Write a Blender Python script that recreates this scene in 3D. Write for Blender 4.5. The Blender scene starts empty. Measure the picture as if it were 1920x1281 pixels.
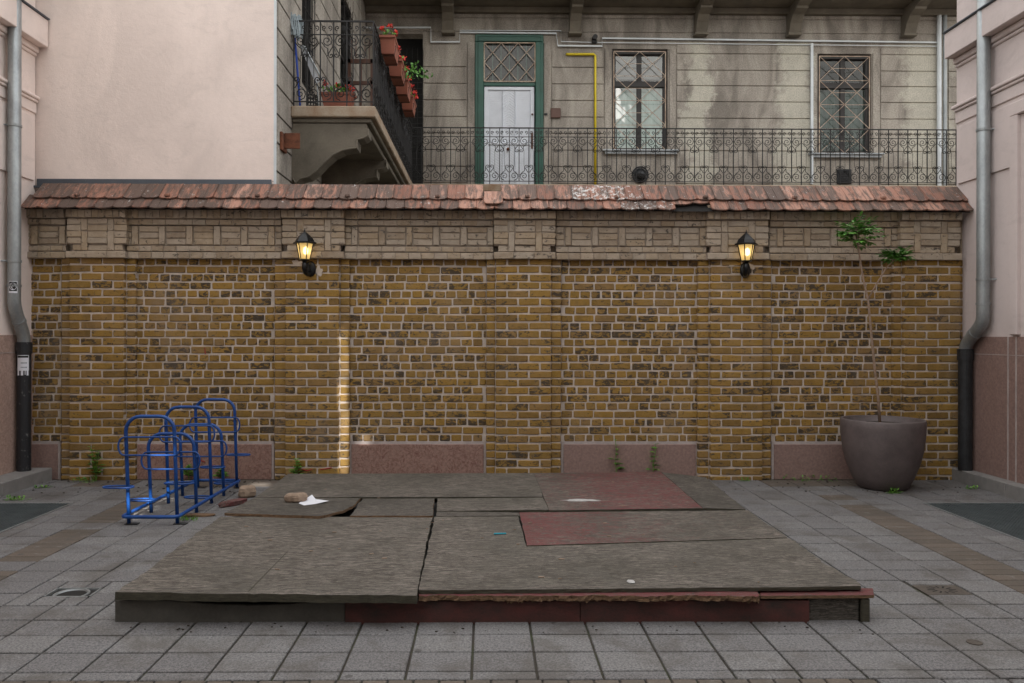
import bpy, math, random
from mathutils import Vector, Matrix
R = math.radians
rnd = random.Random(7)
C = bpy.context.scene.collection
sc = bpy.context.scene

# ------------------------------------------------------------------ camera
F, CX, CY = 1490.0, 927.6, 630.0
CAM = Vector((0.0, -9.34, 1.67)); YAW = R(0.6); ROLL = R(0.1)
cd = bpy.data.cameras.new('camera'); cam = bpy.data.objects.new('camera', cd); C.objects.link(cam)
cd.sensor_width = 36.0; cd.lens = 36.0 * F / 1920.0; cd.clip_end = 300
cd.shift_x = (960 - CX) / 1920.0; cd.shift_y = (CY - 640.5) / 1920.0
fw = Vector((math.sin(YAW), math.cos(YAW), 0)); rt0 = Vector((math.cos(YAW), -math.sin(YAW), 0)); up0 = Vector((0, 0, 1))
rt = rt0 * math.cos(ROLL) - up0 * math.sin(ROLL) * -1; rt.normalize()
up = rt.cross(fw)
cam.matrix_world = Matrix(((rt.x, up.x, -fw.x, CAM.x), (rt.y, up.y, -fw.y, CAM.y), (rt.z, up.z, -fw.z, CAM.z), (0, 0, 0, 1)))
sc.camera = cam
sc.render.resolution_x = 1024; sc.render.resolution_y = 683

def ray(px, py): return fw + rt * ((px - CX) / F) + up * ((CY - py) / F)
def PY(px, py, Y): d = ray(px, py); return CAM + d * ((Y - CAM.y) / d.y)
def PZ(px, py, Z=0.0): d = ray(px, py); return CAM + d * ((Z - CAM.z) / d.z)
def PX(px, py, X): d = ray(px, py); return CAM + d * ((X - CAM.x) / d.x)
def XW(px, Y=0.0): return PY(px, 630, Y).x
def ZW(py, Y=0.0, px=912): return PY(px, py, Y).z

# ------------------------------------------------------------------ world, sun
SUN_EL, SUN_AZ = R(28), R(160)      # azimuth: compass-like angle of the sun, measured from +Y clockwise
w = bpy.data.worlds.new('World'); sc.world = w; w.use_nodes = True
nt = w.node_tree; bg = nt.nodes['Background']
sky = nt.nodes.new('ShaderNodeTexSky'); sky.sky_type = 'NISHITA'; sky.sun_disc = False
sky.sun_elevation = SUN_EL; sky.sun_rotation = SUN_AZ; sky.dust_density = 2.0; sky.air_density = 1.0
# partly clouded: soft warm white cloud covers most of the blue
tcw = nt.nodes.new('ShaderNodeTexCoord'); cn = nt.nodes.new('ShaderNodeTexNoise'); cn.inputs['Scale'].default_value = 2.2; cn.inputs['Detail'].default_value = 5
nt.links.new(tcw.outputs['Generated'], cn.inputs['Vector'])
cr_ = nt.nodes.new('ShaderNodeValToRGB'); cr_.color_ramp.elements[0].position = 0.3; cr_.color_ramp.elements[0].color = (.55, .55, .55, 1); cr_.color_ramp.elements[1].position = 0.6
nt.links.new(cn.outputs[0], cr_.inputs[0])
cmx = nt.nodes.new('ShaderNodeMix'); cmx.data_type = 'RGBA'; nt.links.new(cr_.outputs[0], cmx.inputs[0]); nt.links.new(sky.outputs[0], cmx.inputs[6]); cmx.inputs[7].default_value = (4.9, 4.85, 4.75, 1)
nt.links.new(cmx.outputs[2], bg.inputs[0]); bg.inputs[1].default_value = 0.15
sd = bpy.data.lights.new('sun', 'SUN'); sd.energy = 5.0; sd.angle = R(0.45); sd.color = (1, 0.97, 0.92)
sun = bpy.data.objects.new('sun', sd); C.objects.link(sun)
SUNV = Vector((math.sin(SUN_AZ) * math.cos(SUN_EL), math.cos(SUN_AZ) * math.cos(SUN_EL), math.sin(SUN_EL)))  # towards the sun
sun.rotation_euler = SUNV.to_track_quat('Z', 'Y').to_euler(); sun.location = (6, -8, 20)
sc.view_settings.view_transform = 'Standard'; sc.view_settings.look = 'None'
sc.view_settings.exposure = 1.55; sc.view_settings.gamma = 1.0
try:
    sc.cycles.use_denoising = True; sc.cycles.max_bounces = 8; sc.cycles.diffuse_bounces = 5; sc.cycles.transparent_max_bounces = 8
    sc.cycles.caustics_reflective = False; sc.cycles.caustics_refractive = False
    sc.cycles.sample_clamp_indirect = 6
except Exception: pass

# ------------------------------------------------------------------ materials
def newmat(name):
    m = bpy.data.materials.new(name); m.use_nodes = True
    return m, m.node_tree, m.node_tree.nodes['Principled BSDF']
def N(t, typ, **kw):
    n = t.nodes.new(typ)
    for k, v in kw.items():
        if k in n.inputs.keys() if hasattr(n.inputs, 'keys') else False: n.inputs[k].default_value = v
        else: setattr(n, k, v)
    return n
def coords(t, scale=(1, 1, 1)):
    tc = t.nodes.new('ShaderNodeTexCoord'); mp = t.nodes.new('ShaderNodeMapping')
    mp.inputs['Scale'].default_value = scale; t.links.new(tc.outputs['Object'], mp.inputs[0]); return mp.outputs[0]
def noise(t, vec, scale, detail=4, rough=0.55, dist=0.0):
    n = t.nodes.new('ShaderNodeTexNoise'); n.inputs['Scale'].default_value = scale; n.inputs['Detail'].default_value = detail
    n.inputs['Roughness'].default_value = rough; n.inputs['Distortion'].default_value = dist
    t.links.new(vec, n.inputs['Vector']); return n.outputs[0]
def ramp(t, fac, stops):
    r = t.nodes.new('ShaderNodeValToRGB'); e = r.color_ramp.elements
    while len(e) < len(stops): e.new(0.5)
    for el, (p, c) in zip(e, stops):
        el.position = p; el.color = (*c, 1) if not isinstance(c, (int, float)) else (c, c, c, 1)
    t.links.new(fac, r.inputs[0]); return r.outputs[0]
def mixc(t, fac, a, b, mode='MIX'):
    m = t.nodes.new('ShaderNodeMix'); m.data_type = 'RGBA'; m.blend_type = mode
    for sock, v in ((m.inputs[0], fac), (m.inputs[6], a), (m.inputs[7], b)):
        if isinstance(v, (int, float)): sock.default_value = v
        elif isinstance(v, tuple): sock.default_value = (*v, 1)
        else: t.links.new(v, sock)
    return m.outputs[2]
def mth(t, op, a, b=0.0, clamp=False):
    m = t.nodes.new('ShaderNodeMath'); m.operation = op; m.use_clamp = clamp
    for s, v in ((m.inputs[0], a), (m.inputs[1], b)):
        if isinstance(v, (int, float)): s.default_value = v
        else: t.links.new(v, s)
    return m.outputs[0]
def bump(t, bs, h, strength=0.3, dist=0.01):
    b = t.nodes.new('ShaderNodeBump'); b.inputs['Strength'].default_value = strength; b.inputs['Distance'].default_value = dist
    t.links.new(h, b.inputs['Height']); t.links.new(b.outputs[0], bs.inputs['Normal'])
def attr(t):
    a = t.nodes.new('ShaderNodeAttribute'); a.attribute_name = 'tint'
    s = t.nodes.new('ShaderNodeSeparateColor'); t.links.new(a.outputs['Color'], s.inputs[0]); return s.outputs
def simple(name, c, rough=0.6, metal=0.0, var=0.25, scale=6, bs_=0.15, stretch=(1, 1, 1), fine=60, c2=None):
    m, t, b = newmat(name); v = coords(t, stretch)
    n1 = noise(t, v, scale, 6, 0.6); n2 = noise(t, v, fine, 3)
    lo = tuple(x * (1 - var) for x in c) if c2 is None else c2; hi = tuple(min(1, x * (1 + var)) for x in c)
    col = ramp(t, n1, [(0.3, lo), (0.7, hi)])
    col = mixc(t, 0.25, col, ramp(t, n2, [(0.3, lo), (0.7, hi)]))
    t.links.new(col, b.inputs['Base Color']); b.inputs['Roughness'].default_value = rough; b.inputs['Metallic'].default_value = metal
    bump(t, b, n2, bs_, 0.004); return m

def brick_mat(name, cols, soot, spot_col=(0.024, 0.021, 0.02), dust=(0.36, 0.3, 0.25), dustamt=0.3):
    m, t, b = newmat(name); v = coords(t); a = attr(t)
    base = ramp(t, a[0], [(i / (len(cols) - 1), c) for i, c in enumerate(cols)])
    n = noise(t, v, 9, 5, 0.65)
    base = mixc(t, 0.55, base, ramp(t, n, [(0.25, tuple(c * 0.55 for c in cols[0])), (0.75, cols[-1])]), 'MIX')
    ns = noise(t, coords(t, (1, 1, 1.7)), 14, 5, 0.7, 0.8)
    sp = mth(t, 'ADD', ns, mth(t, 'MULTIPLY', a[1], soot))
    spm = ramp(t, sp, [(0.61, 0.0), (0.65, 1.0)])
    base = mixc(t, mth(t, 'MULTIPLY', spm, 0.85), base, spot_col)
    nd = noise(t, v, 30, 5, 0.7); dm = ramp(t, nd, [(0.5, 0.0), (0.75, 1.0)])
    base = mixc(t, mth(t, 'MULTIPLY', dm, dustamt), base, dust)
    wl = noise(t, coords(t, (1, 1, .6)), 1.5, 6, 0.7, 0.5)
    base = mixc(t, ramp(t, wl, [(0.52, 0.0), (0.68, 0.3)]), base, tuple(x * .7 for x in dust))
    base = mixc(t, ramp(t, wl, [(0.34, 0.3), (0.44, 0.0)]), base, (0.06, 0.045, 0.025))
    t.links.new(base, b.inputs['Base Color']); b.inputs['Roughness'].default_value = 0.85
    bump(t, b, mth(t, 'ADD', noise(t, v, 55, 4), noise(t, v, 14, 3)), 0.5, 0.008); return m
M = {}
M['brick'] = brick_mat('ochre_brick', [(0.20, 0.112, 0.018), (0.32, 0.185, 0.022), (0.44, 0.25, 0.028), (0.29, 0.175, 0.065)], 0.16, dustamt=0.14)
M['tan'] = brick_mat('weathered_tan_brick', [(0.33, 0.245, 0.165), (0.48, 0.35, 0.21), (0.56, 0.46, 0.355), (0.44, 0.37, 0.29)], 0.06, dust=(0.50, 0.43, 0.36), dustamt=0.28)
M['mortar'] = simple('lime_mortar', (0.54, 0.465, 0.405), 0.95, var=0.25, scale=7, bs_=0.6, fine=90)
M['mortar_dark'] = simple('dirty_mortar', (0.36, 0.30, 0.245), 0.95, var=0.3, scale=7, bs_=0.6, fine=90)

def tile_mat():
    m, t, b = newmat('clay_roof_tile'); a = attr(t); v = coords(t)
    base = ramp(t, a[0], [(0, (0.22, 0.10, 0.068)), (0.5, (0.33, 0.16, 0.11)), (1, (0.45, 0.25, 0.185))])
    n = noise(t, coords(t, (2.2, .5, .5)), 8, 6, 0.75, 0.4)
    g = mth(t, 'ADD', n, mth(t, 'MULTIPLY', a[1], 0.2))
    base = mixc(t, ramp(t, g, [(0.47, 0.0), (0.60, 0.85)]), base, (0.085, 0.066, 0.055))
    # bird droppings / lime where the blue channel is set
    wn = noise(t, v, 17, 6, 0.85, 0.5)
    wm = ramp(t, mth(t, 'ADD', wn, mth(t, 'MULTIPLY', a[2], 0.13)), [(0.62, 0.0), (0.66, 0.9)])
    base = mixc(t, wm, base, (0.7, 0.7, 0.68))
    wv = t.nodes.new('ShaderNodeTexWave'); wv.wave_type = 'BANDS'; wv.bands_direction = 'X'; wv.inputs['Scale'].default_value = 13; wv.inputs['Distortion'].default_value = 0.6
    t.links.new(v, wv.inputs['Vector'])
    t.links.new(base, b.inputs['Base Color']); b.inputs['Roughness'].default_value = 0.8
    bump(t, b, mth(t, 'ADD', mth(t, 'MULTIPLY', wv.outputs[1], 0.5), noise(t, v, 70, 3)), 0.5, 0.006); return m
M['tile'] = tile_mat()

def render_mat(name, c, var=0.07):
    m, t, b = newmat(name); v = coords(t)
    big = noise(t, coords(t, (1, 1, 0.6)), 1.1, 6, 0.65, 0.5)
    base = ramp(t, big, [(0.38, tuple(x * (1 - var * 1.2) for x in c)), (0.5, c), (0.64, tuple(x * (1 + var) for x in c))])
    st = noise(t, coords(t, (1, 1, 2.2)), 2.6, 7, 0.75, 1.2)
    base = mixc(t, ramp(t, st, [(0.53, 0.0), (0.66, 0.2)]), base, tuple(x * 0.62 for x in c))
    t.links.new(base, b.inputs['Base Color']); b.inputs['Roughness'].default_value = 0.95
    bump(t, b, mth(t, 'ADD', noise(t, v, 130, 3, 0.7), mth(t, 'MULTIPLY', noise(t, v, 22, 4), 1.2)), 0.35, 0.006); return m
M['offwhite'] = render_mat('offwhite_render', (0.70, 0.70, 0.66))
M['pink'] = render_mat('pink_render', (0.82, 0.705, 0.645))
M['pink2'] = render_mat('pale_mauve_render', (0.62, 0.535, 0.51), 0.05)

def facade_mat():
    m, t, b = newmat('weathered_grey_stucco'); v = coords(t)
    big = noise(t, coords(t, (1.3, 1, 0.35)), 1.6, 6, 0.62, 0.8)
    tc = t.nodes.new('ShaderNodeTexCoord'); sp = t.nodes.new('ShaderNodeSeparateXYZ'); t.links.new(tc.outputs['Object'], sp.inputs[0])
    wx = mth(t, 'ADD', sp.outputs[0], mth(t, 'MULTIPLY', mth(t, 'SUBTRACT', noise(t, v, 1.4, 9, 0.8), 0.5), 1.7))
    # washed streak columns where rain runs off the gallery above
    cols = None
    for cx, wd in ((4.35, 0.3), (6.35, 0.42), (9.05, 0.55)):
        d = mth(t, 'ABSOLUTE', mth(t, 'SUBTRACT', wx, cx)); k = mth(t, 'SUBTRACT', 1.0, mth(t, 'DIVIDE', d, wd * 1.25), True)
        cols = k if cols is None else mth(t, 'MAXIMUM', cols, k)
    dark = ramp(t, big, [(0.38, (0.195, 0.173, 0.148)), (0.5, (0.29, 0.26, 0.224)), (0.62, (0.38, 0.345, 0.295))])
    pale = ramp(t, noise(t, v, 5, 6, 0.7), [(0.3, (0.42, 0.40, 0.335)), (0.7, (0.55, 0.525, 0.44))])
    low = mth(t, 'MULTIPLY', mth(t, 'SUBTRACT', 6.3, sp.outputs[2]), 0.14, True)          # splashed wall above the gallery floor
    low = mth(t, 'MULTIPLY', low, mth(t, 'GREATER_THAN', sp.outputs[0], 2.6))
    cols = mth(t, 'MULTIPLY', cols, mth(t, 'LESS_THAN', sp.outputs[2], 7.72))
    base = mixc(t, ramp(t, mth(t, 'ADD', cols, low), [(0.2, 0.0), (0.6, 0.8)]), dark, pale)
    fine = noise(t, v, 45, 4, 0.7)
    base = mixc(t, 0.5, base, ramp(t, fine, [(0.4, 0.3), (0.6, 0.7)]), 'OVERLAY')
    t.links.new(base, b.inputs['Base Color']); b.inputs['Roughness'].default_value = 0.95
    bump(t, b, fine, 0.4, 0.006); return m
M['stucco'] = facade_mat()
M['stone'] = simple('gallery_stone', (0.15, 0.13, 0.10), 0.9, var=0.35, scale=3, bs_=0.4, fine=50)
M['slab_edge'] = simple('rust_stained_slab', (0.29, 0.25, 0.195), 0.9, var=0.4, scale=4, bs_=0.3, c2=(0.22, 0.12, 0.06))
def marble_mat(name, c, vein):
    m, t, b = newmat(name); v = coords(t)
    n = noise(t, v, 35, 5, 0.7); base = ramp(t, n, [(0.3, tuple(x * 0.75 for x in c)), (0.7, tuple(x * 1.2 for x in c))])
    vn = noise(t, v, 8, 6, 0.65, 1.5)
    vm = ramp(t, vn, [(0.47, 0.0), (0.5, 1.0), (0.53, 0.0)])
    base = mixc(t, mth(t, 'MULTIPLY', vm, vein), base, (0.14, 0.05, 0.04))
    t.links.new(base, b.inputs['Base Color']); b.inputs['Roughness'].default_value = 0.55; return m
M['marble'] = marble_mat('red_veined_marble', (0.30, 0.185, 0.15), 0.9)
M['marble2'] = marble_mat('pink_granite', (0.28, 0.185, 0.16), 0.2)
M['marble_bounce'] = marble_mat('bounce_lit_marble', (0.46, 0.32, 0.265), 0.35)  # left plinth marble, bounced sunlight put into its paler, warmer colour
M['mortar_pale'] = simple('pale_mortar_edge', (0.42, 0.36, 0.34), 0.9)

def paving_mat(name, cols, speck=0.6):
    m, t, b = newmat(name); v = coords(t); a = attr(t)
    base = ramp(t, a[0], [(i / (len(cols) - 1), c) for i, c in enumerate(cols)])
    sp = noise(t, v, 75, 3, 0.9)
    base = mixc(t, speck, base, ramp(t, sp, [(0.4, 0.15), (0.6, 0.85)]), 'OVERLAY')
    n = noise(t, v, 2.5, 6, 0.7, 0.4)
    base = mixc(t, ramp(t, n, [(0.48, 0.0), (0.62, 0.6)]), base, (0.085, 0.075, 0.065))
    vo = t.nodes.new('ShaderNodeTexVoronoi'); vo.inputs['Scale'].default_value = 2.3; vo.inputs['Randomness'].default_value = 1.0; t.links.new(v, vo.inputs['Vector'])
    base = mixc(t, ramp(t, mth(t, 'ADD', vo.outputs['Distance'], mth(t, 'MULTIPLY', sp, 0.03)), [(0.06, 0.7), (0.075, 0.0)]), base, (0.06, 0.056, 0.052))
    n2 = noise(t, v, 7, 6, 0.8)
    base = mixc(t, ramp(t, n2, [(0.56, 0.0), (0.66, 0.4)]), base, (0.24, 0.235, 0.225))
    t.links.new(base, b.inputs['Base Color']); b.inputs['Roughness'].default_value = 0.85
    bump(t, b, sp, 0.3, 0.003); return m
M['paver'] = paving_mat('granite_paver', [(0.135, 0.13, 0.13), (0.15, 0.146, 0.147), (0.168, 0.164, 0.162)])
M['paver_brown'] = paving_mat('brown_paver', [(0.095, 0.078, 0.062), (0.125, 0.10, 0.08)], 0.25)
def joint_mat():
    m, t, b = newmat('sandy_joint_soil'); v = coords(t)
    n = noise(t, v, 3, 5, 0.7)
    base = ramp(t, n, [(0.4, (0.05, 0.042, 0.035)), (0.5, (0.055, 0.048, 0.036)), (0.66, (0.05, 0.058, 0.028))])
    t.links.new(base, b.inputs['Base Color']); b.inputs['Roughness'].default_value = 1; bump(t, b, noise(t, v, 90, 3), 0.6, 0.01); return m
M['joint'] = joint_mat()
M['kerbstone'] = simple('granite_kerb', (0.23, 0.22, 0.21), 0.85, var=0.15, scale=12, bs_=0.3, fine=150)

def wood_mat(name, red=0.0, tone=1.0, fade=None):
    m, t, b = newmat(name); v = coords(t, (1, 7, 7)); v1 = coords(t)
    g = noise(t, v, 11, 9, 0.85, 0.8)
    c = lambda r_, g_, b_: (r_ * tone, g_ * tone, b_ * tone)
    base = ramp(t, g, [(0.42, c(0.024, 0.019, 0.015)), (0.48, c(0.072, 0.061, 0.05)), (0.52, c(0.125, 0.108, 0.09)), (0.59, c(0.25, 0.222, 0.188))])
    base = mixc(t, ramp(t, noise(t, v1, 1.6, 6, 0.7), [(0.46, 0.0), (0.60, 0.6)]), base, c(0.05, 0.045, 0.034))
    pd = noise(t, v1, 2.6, 4, 0.6, 1.2)
    base = mixc(t, ramp(t, pd, [(0.50, 0.0), (0.53, 0.2), (0.62, 0.05), (0.68, 0.22)]), base, c(0.17, 0.155, 0.135))
    cr = noise(t, coords(t, (1, 9, 9)), 16, 4, 0.8, 0.6)
    base = mixc(t, ramp(t, cr, [(0.57, 0.0), (0.61, 0.85)]), base, (0.02, 0.015, 0.012))
    gr = noise(t, coords(t, (1, 7, 7)), 22, 5, 0.85, 0.4)
    base = mixc(t, ramp(t, gr, [(0.56, 0.0), (0.64, 0.75)]), base, c(0.27, 0.23, 0.19))
    if red:
        rn = mth(t, 'ADD', noise(t, coords(t, (1, 2.6, 2.6)), 7, 9, 0.9, 0.6), red - 0.5)
        rn = mth(t, 'ADD', rn, mth(t, 'MULTIPLY', mth(t, 'SUBTRACT', gr, 0.5), 1.3))
        if fade:
            tc = t.nodes.new('ShaderNodeTexCoord'); sx = t.nodes.new('ShaderNodeSeparateXYZ'); t.links.new(tc.outputs['Object'], sx.inputs[0])
            fx_ = mth(t, 'DIVIDE', mth(t, 'SUBTRACT', sx.outputs[0], fade[0]), fade[1] - fade[0], True)
            rn = mth(t, 'ADD', rn, mth(t, 'MULTIPLY', fx_, fade[2]))
        base = mixc(t, ramp(t, rn, [(0.485, 0.0), (0.545, 0.85)]), base, (0.14, 0.026, 0.028))
    t.links.new(base, b.inputs['Base Color']); b.inputs['Roughness'].default_value = 0.85
    bump(t, b, mth(t, 'ADD', g, cr), 0.6, 0.006); return m
M['wood'] = wood_mat('weathered_plywood'); M['wood_dark'] = wood_mat('damp_plywood', 0, 0.75)
M['wood_red'] = wood_mat('red_worn_plywood', 0.5); M['wood_redder'] = wood_mat('red_painted_plywood', 0.56)
M['wood_redH'] = wood_mat('red_fading_plywood', 0.57, fade=(0.25, 1.75, -0.24)); M['wood_redF'] = wood_mat('red_patchy_plywood', 0.41, fade=(0.55, 1.15, 0.12))
M['wood_redlip'] = wood_mat('red_painted_edge', 0.60, 0.8)
M['wood_redfade'] = wood_mat('faded_red_plywood', 0.4)
M['rotten'] = simple('rotten_wood_edge', (0.15, 0.09, 0.05), 0.95, var=0.6, scale=25, bs_=0.9, fine=70, stretch=(1, 4, 6))
M['dark_edge'] = simple('damp_board_edge', (0.05, 0.045, 0.03), 0.9, var=0.5, scale=20, bs_=0.6, stretch=(1, 3, 8))
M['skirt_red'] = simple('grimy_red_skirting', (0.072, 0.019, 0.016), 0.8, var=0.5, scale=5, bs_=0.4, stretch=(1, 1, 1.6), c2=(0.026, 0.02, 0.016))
M['skirt'] = simple('grey_skirting', (0.075, 0.07, 0.06), 0.85, var=0.35, scale=4, bs_=0.3)
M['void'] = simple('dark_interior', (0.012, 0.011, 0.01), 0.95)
M['zinc'] = simple('zinc', (0.31, 0.33, 0.335), 0.45, 0.55, var=0.3, scale=6, bs_=0.1, stretch=(1, 1, 0.5))
M['castiron'] = simple('black_cast_iron', (0.022, 0.023, 0.025), 0.55, 0.2, var=0.6, scale=9, bs_=0.4)
def chipped():
    m, t, b = newmat('chipped_black_paint'); v = coords(t)
    n = noise(t, v, 14, 7, 0.8); base = mixc(t, ramp(t, n, [(0.58, 0.0), (0.64, 0.7)]), (0.016, 0.017, 0.02), (0.24, 0.24, 0.23))
    t.links.new(base, b.inputs['Base Color']); b.inputs['Roughness'].default_value = 0.5; bump(t, b, n, 0.3, 0.004); return m
M['chipped'] = chipped()
M['iron'] = simple('wrought_iron', (0.018, 0.017, 0.017), 0.6, 0.3, var=0.4, scale=8)
M['flash'] = simple('grey_sheet_flashing', (0.085, 0.10, 0.12), 0.45, 0.3, var=0.1)
M['blue'] = simple('blue_enamel', (0.005, 0.045, 0.19), 0.38, 0.0, var=0.3, scale=12, bs_=0.1)
M['ironbrown'] = simple('worn_iron', (0.085, 0.07, 0.058), 0.7, 0.2, var=0.35, scale=20)
M['green'] = simple('green_door_paint', (0.02, 0.085, 0.06), 0.45, var=0.25, scale=4)
M['white'] = simple('white_door_paint', (0.66, 0.69, 0.74), 0.5, var=0.08, scale=5)
M['whitepl'] = simple('white_plastic', (0.62, 0.66, 0.68), 0.5, var=0.1)
M['sillgrey'] = simple('grey_sill_sheet', (0.36, 0.39, 0.41), 0.5, var=0.2)
M['yellow'] = simple('yellow_gas_paint', (0.65, 0.50, 0.01), 0.4, var=0.1)
M['brownbox'] = simple('brown_sheet', (0.10, 0.045, 0.03), 0.5, var=0.15)
M['rust'] = simple('rusty_steel', (0.14, 0.05, 0.025), 0.85, 0.2, var=0.6, scale=12, bs_=0.5)
M['winframe'] = simple('black_brown_frame', (0.022, 0.019, 0.018), 0.5, var=0.2)
M['grille'] = simple('rusted_cream_grille', (0.42, 0.36, 0.28), 0.6, 0.1, var=0.4, scale=9, c2=(0.2, 0.1, 0.06))
M['terracotta'] = simple('terracotta_plastic', (0.27, 0.085, 0.05), 0.6, var=0.2)
M['pot'] = simple('brown_grey_planter', (0.12, 0.096, 0.094), 0.6, var=0.3, scale=5, bs_=0.15)
M['soil'] = simple('soil', (0.03, 0.022, 0.016), 1.0, var=0.5, scale=30, bs_=1)
M['bark'] = simple('young_bark', (0.30, 0.21, 0.15), 0.85, var=0.25, scale=30)
def leafmat(name, a, c):
    m, t, b = newmat(name); at = attr(t)
    t.links.new(ramp(t, at[0], [(0, a), (1, c)]), b.inputs['Base Color']); b.inputs['Roughness'].default_value = 0.5
    b.inputs['Transmission Weight'].default_value = 0.0
    try: b.inputs['Subsurface Weight'].default_value = 0.0
    except Exception: pass
    return m
M['leaf'] = leafmat('sapling_leaf', (0.05, 0.17, 0.025), (0.15, 0.38, 0.06))
M['weed'] = leafmat('weed_leaf', (0.05, 0.16, 0.02), (0.18, 0.38, 0.05))
M['petal'] = leafmat('red_petal', (0.45, 0.01, 0.01), (0.8, 0.06, 0.03))
M['paper'] = simple('paper', (0.72, 0.73, 0.78), 0.8, var=0.03)
M['oldpaper'] = simple('dirty_paper', (0.42, 0.41, 0.40), 0.9, var=0.3, scale=30)
M['ink'] = simple('black_ink', (0.015, 0.015, 0.015), 0.6)
M['inkgrey'] = simple('grey_ink', (0.25, 0.28, 0.3), 0.6)
M['mop'] = simple('mop_strings', (0.36, 0.42, 0.45), 0.95, var=0.3, scale=25)
def chipblue():
    m, t, b = newmat('chipped_blue_enamel'); v = coords(t)
    n = noise(t, v, 26, 6, 0.8); base = mixc(t, ramp(t, noise(t, v, 7, 4), [(0.35, 0.0), (0.65, 1.0)]), (0.004, 0.045, 0.20), (0.008, 0.07, 0.28))
    base = mixc(t, ramp(t, n, [(0.62, 0.0), (0.65, 0.85)]), base, (0.07, 0.035, 0.025))
    t.links.new(base, b.inputs['Base Color']); t.links.new(ramp(t, n, [(0.35, 0.3), (0.65, 0.65)]), b.inputs['Roughness']); bump(t, b, n, 0.25, 0.003); return m
M['blue'] = chipblue()
M['redpaint'] = simple('red_spray_paint', (0.30, 0.02, 0.02), 0.7)
M['bluehandle'] = simple('blue_handle', (0.01, 0.06, 0.4), 0.4)
M['rubble'] = simple('broken_brick_stone', (0.30, 0.22, 0.16), 0.95, var=0.35, scale=18, bs_=0.8)
M['grate'] = simple('galvanised_grate', (0.10, 0.12, 0.125), 0.6, 0.3, var=0.3)
M['lampblack'] = simple('black_lamp_enamel', (0.012, 0.012, 0.013), 0.35, 0.3, var=0.3)
M['cyan'] = simple('cyan_plastic', (0.0, 0.3, 0.4), 0.4)
M['curtain'] = simple('pale_curtain', (0.36, 0.54, 0.49), 0.9, var=0.25, scale=5, stretch=(3, 1, 0.4))
M['curtain_dark'] = simple('dark_green_blind', (0.05, 0.085, 0.075), 0.9, var=0.3, scale=5, stretch=(3, 1, 0.4))
def glassmat(name, a):
    m, t, b = newmat(name); out = t.nodes['Material Output']
    gl = t.nodes.new('ShaderNodeBsdfGlossy'); gl.inputs['Roughness'].default_value = 0.03; tr = t.nodes.new('ShaderNodeBsdfTransparent')
    tr.inputs[0].default_value = (0.85, 0.9, 0.88, 1)
    mx = t.nodes.new('ShaderNodeMixShader'); mx.inputs[0].default_value = a
    bp = t.nodes.new('ShaderNodeBump'); bp.inputs['Strength'].default_value = 0.15; bp.inputs['Distance'].default_value = 0.02
    t.links.new(noise(t, coords(t), 2.5, 2), bp.inputs['Height']); t.links.new(bp.outputs[0], gl.inputs['Normal'])
    t.links.new(tr.outputs[0], mx.inputs[1]); t.links.new(gl.outputs[0], mx.inputs[2]); t.links.new(mx.outputs[0], out.inputs[0]); return m
M['glass'] = glassmat('window_glass', 0.33); M['glass_dim'] = glassmat('dim_window_glass', 0.12)
def emit(name, c, s):
    m, t, b = newmat(name); b.inputs['Base Color'].default_value = (*c, 1)
    b.inputs['Emission Color'].default_value = (*c, 1); b.inputs['Emission Strength'].default_value = s; return m
M['bulb'] = emit('glowing_bulb', (1.0, 0.80, 0.46), 2.0)
def lampglass():
    m, t, b = newmat('frosted_lamp_glass'); out = t.nodes['Material Output']
    tl = t.nodes.new('ShaderNodeBsdfTranslucent'); tl.inputs[0].default_value = (0.95, 0.85, 0.6, 1)
    tr = t.nodes.new('ShaderNodeBsdfTransparent'); tr.inputs[0].default_value = (0.95, 0.85, 0.6, 1)
    em = t.nodes.new('ShaderNodeEmission'); em.inputs[0].default_value = (1.0, 0.66, 0.22, 1); em.inputs[1].default_value = 0.09
    mx = t.nodes.new('ShaderNodeMixShader'); mx.inputs[0].default_value = 0.55
    ad = t.nodes.new('ShaderNodeAddShader')
    t.links.new(tl.outputs[0], mx.inputs[1]); t.links.new(tr.outputs[0], mx.inputs[2])
    t.links.new(mx.outputs[0], ad.inputs[0]); t.links.new(em.outputs[0], ad.inputs[1]); t.links.new(ad.outputs[0], out.inputs[0]); return m
M['lampglass'] = lampglass()

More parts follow.
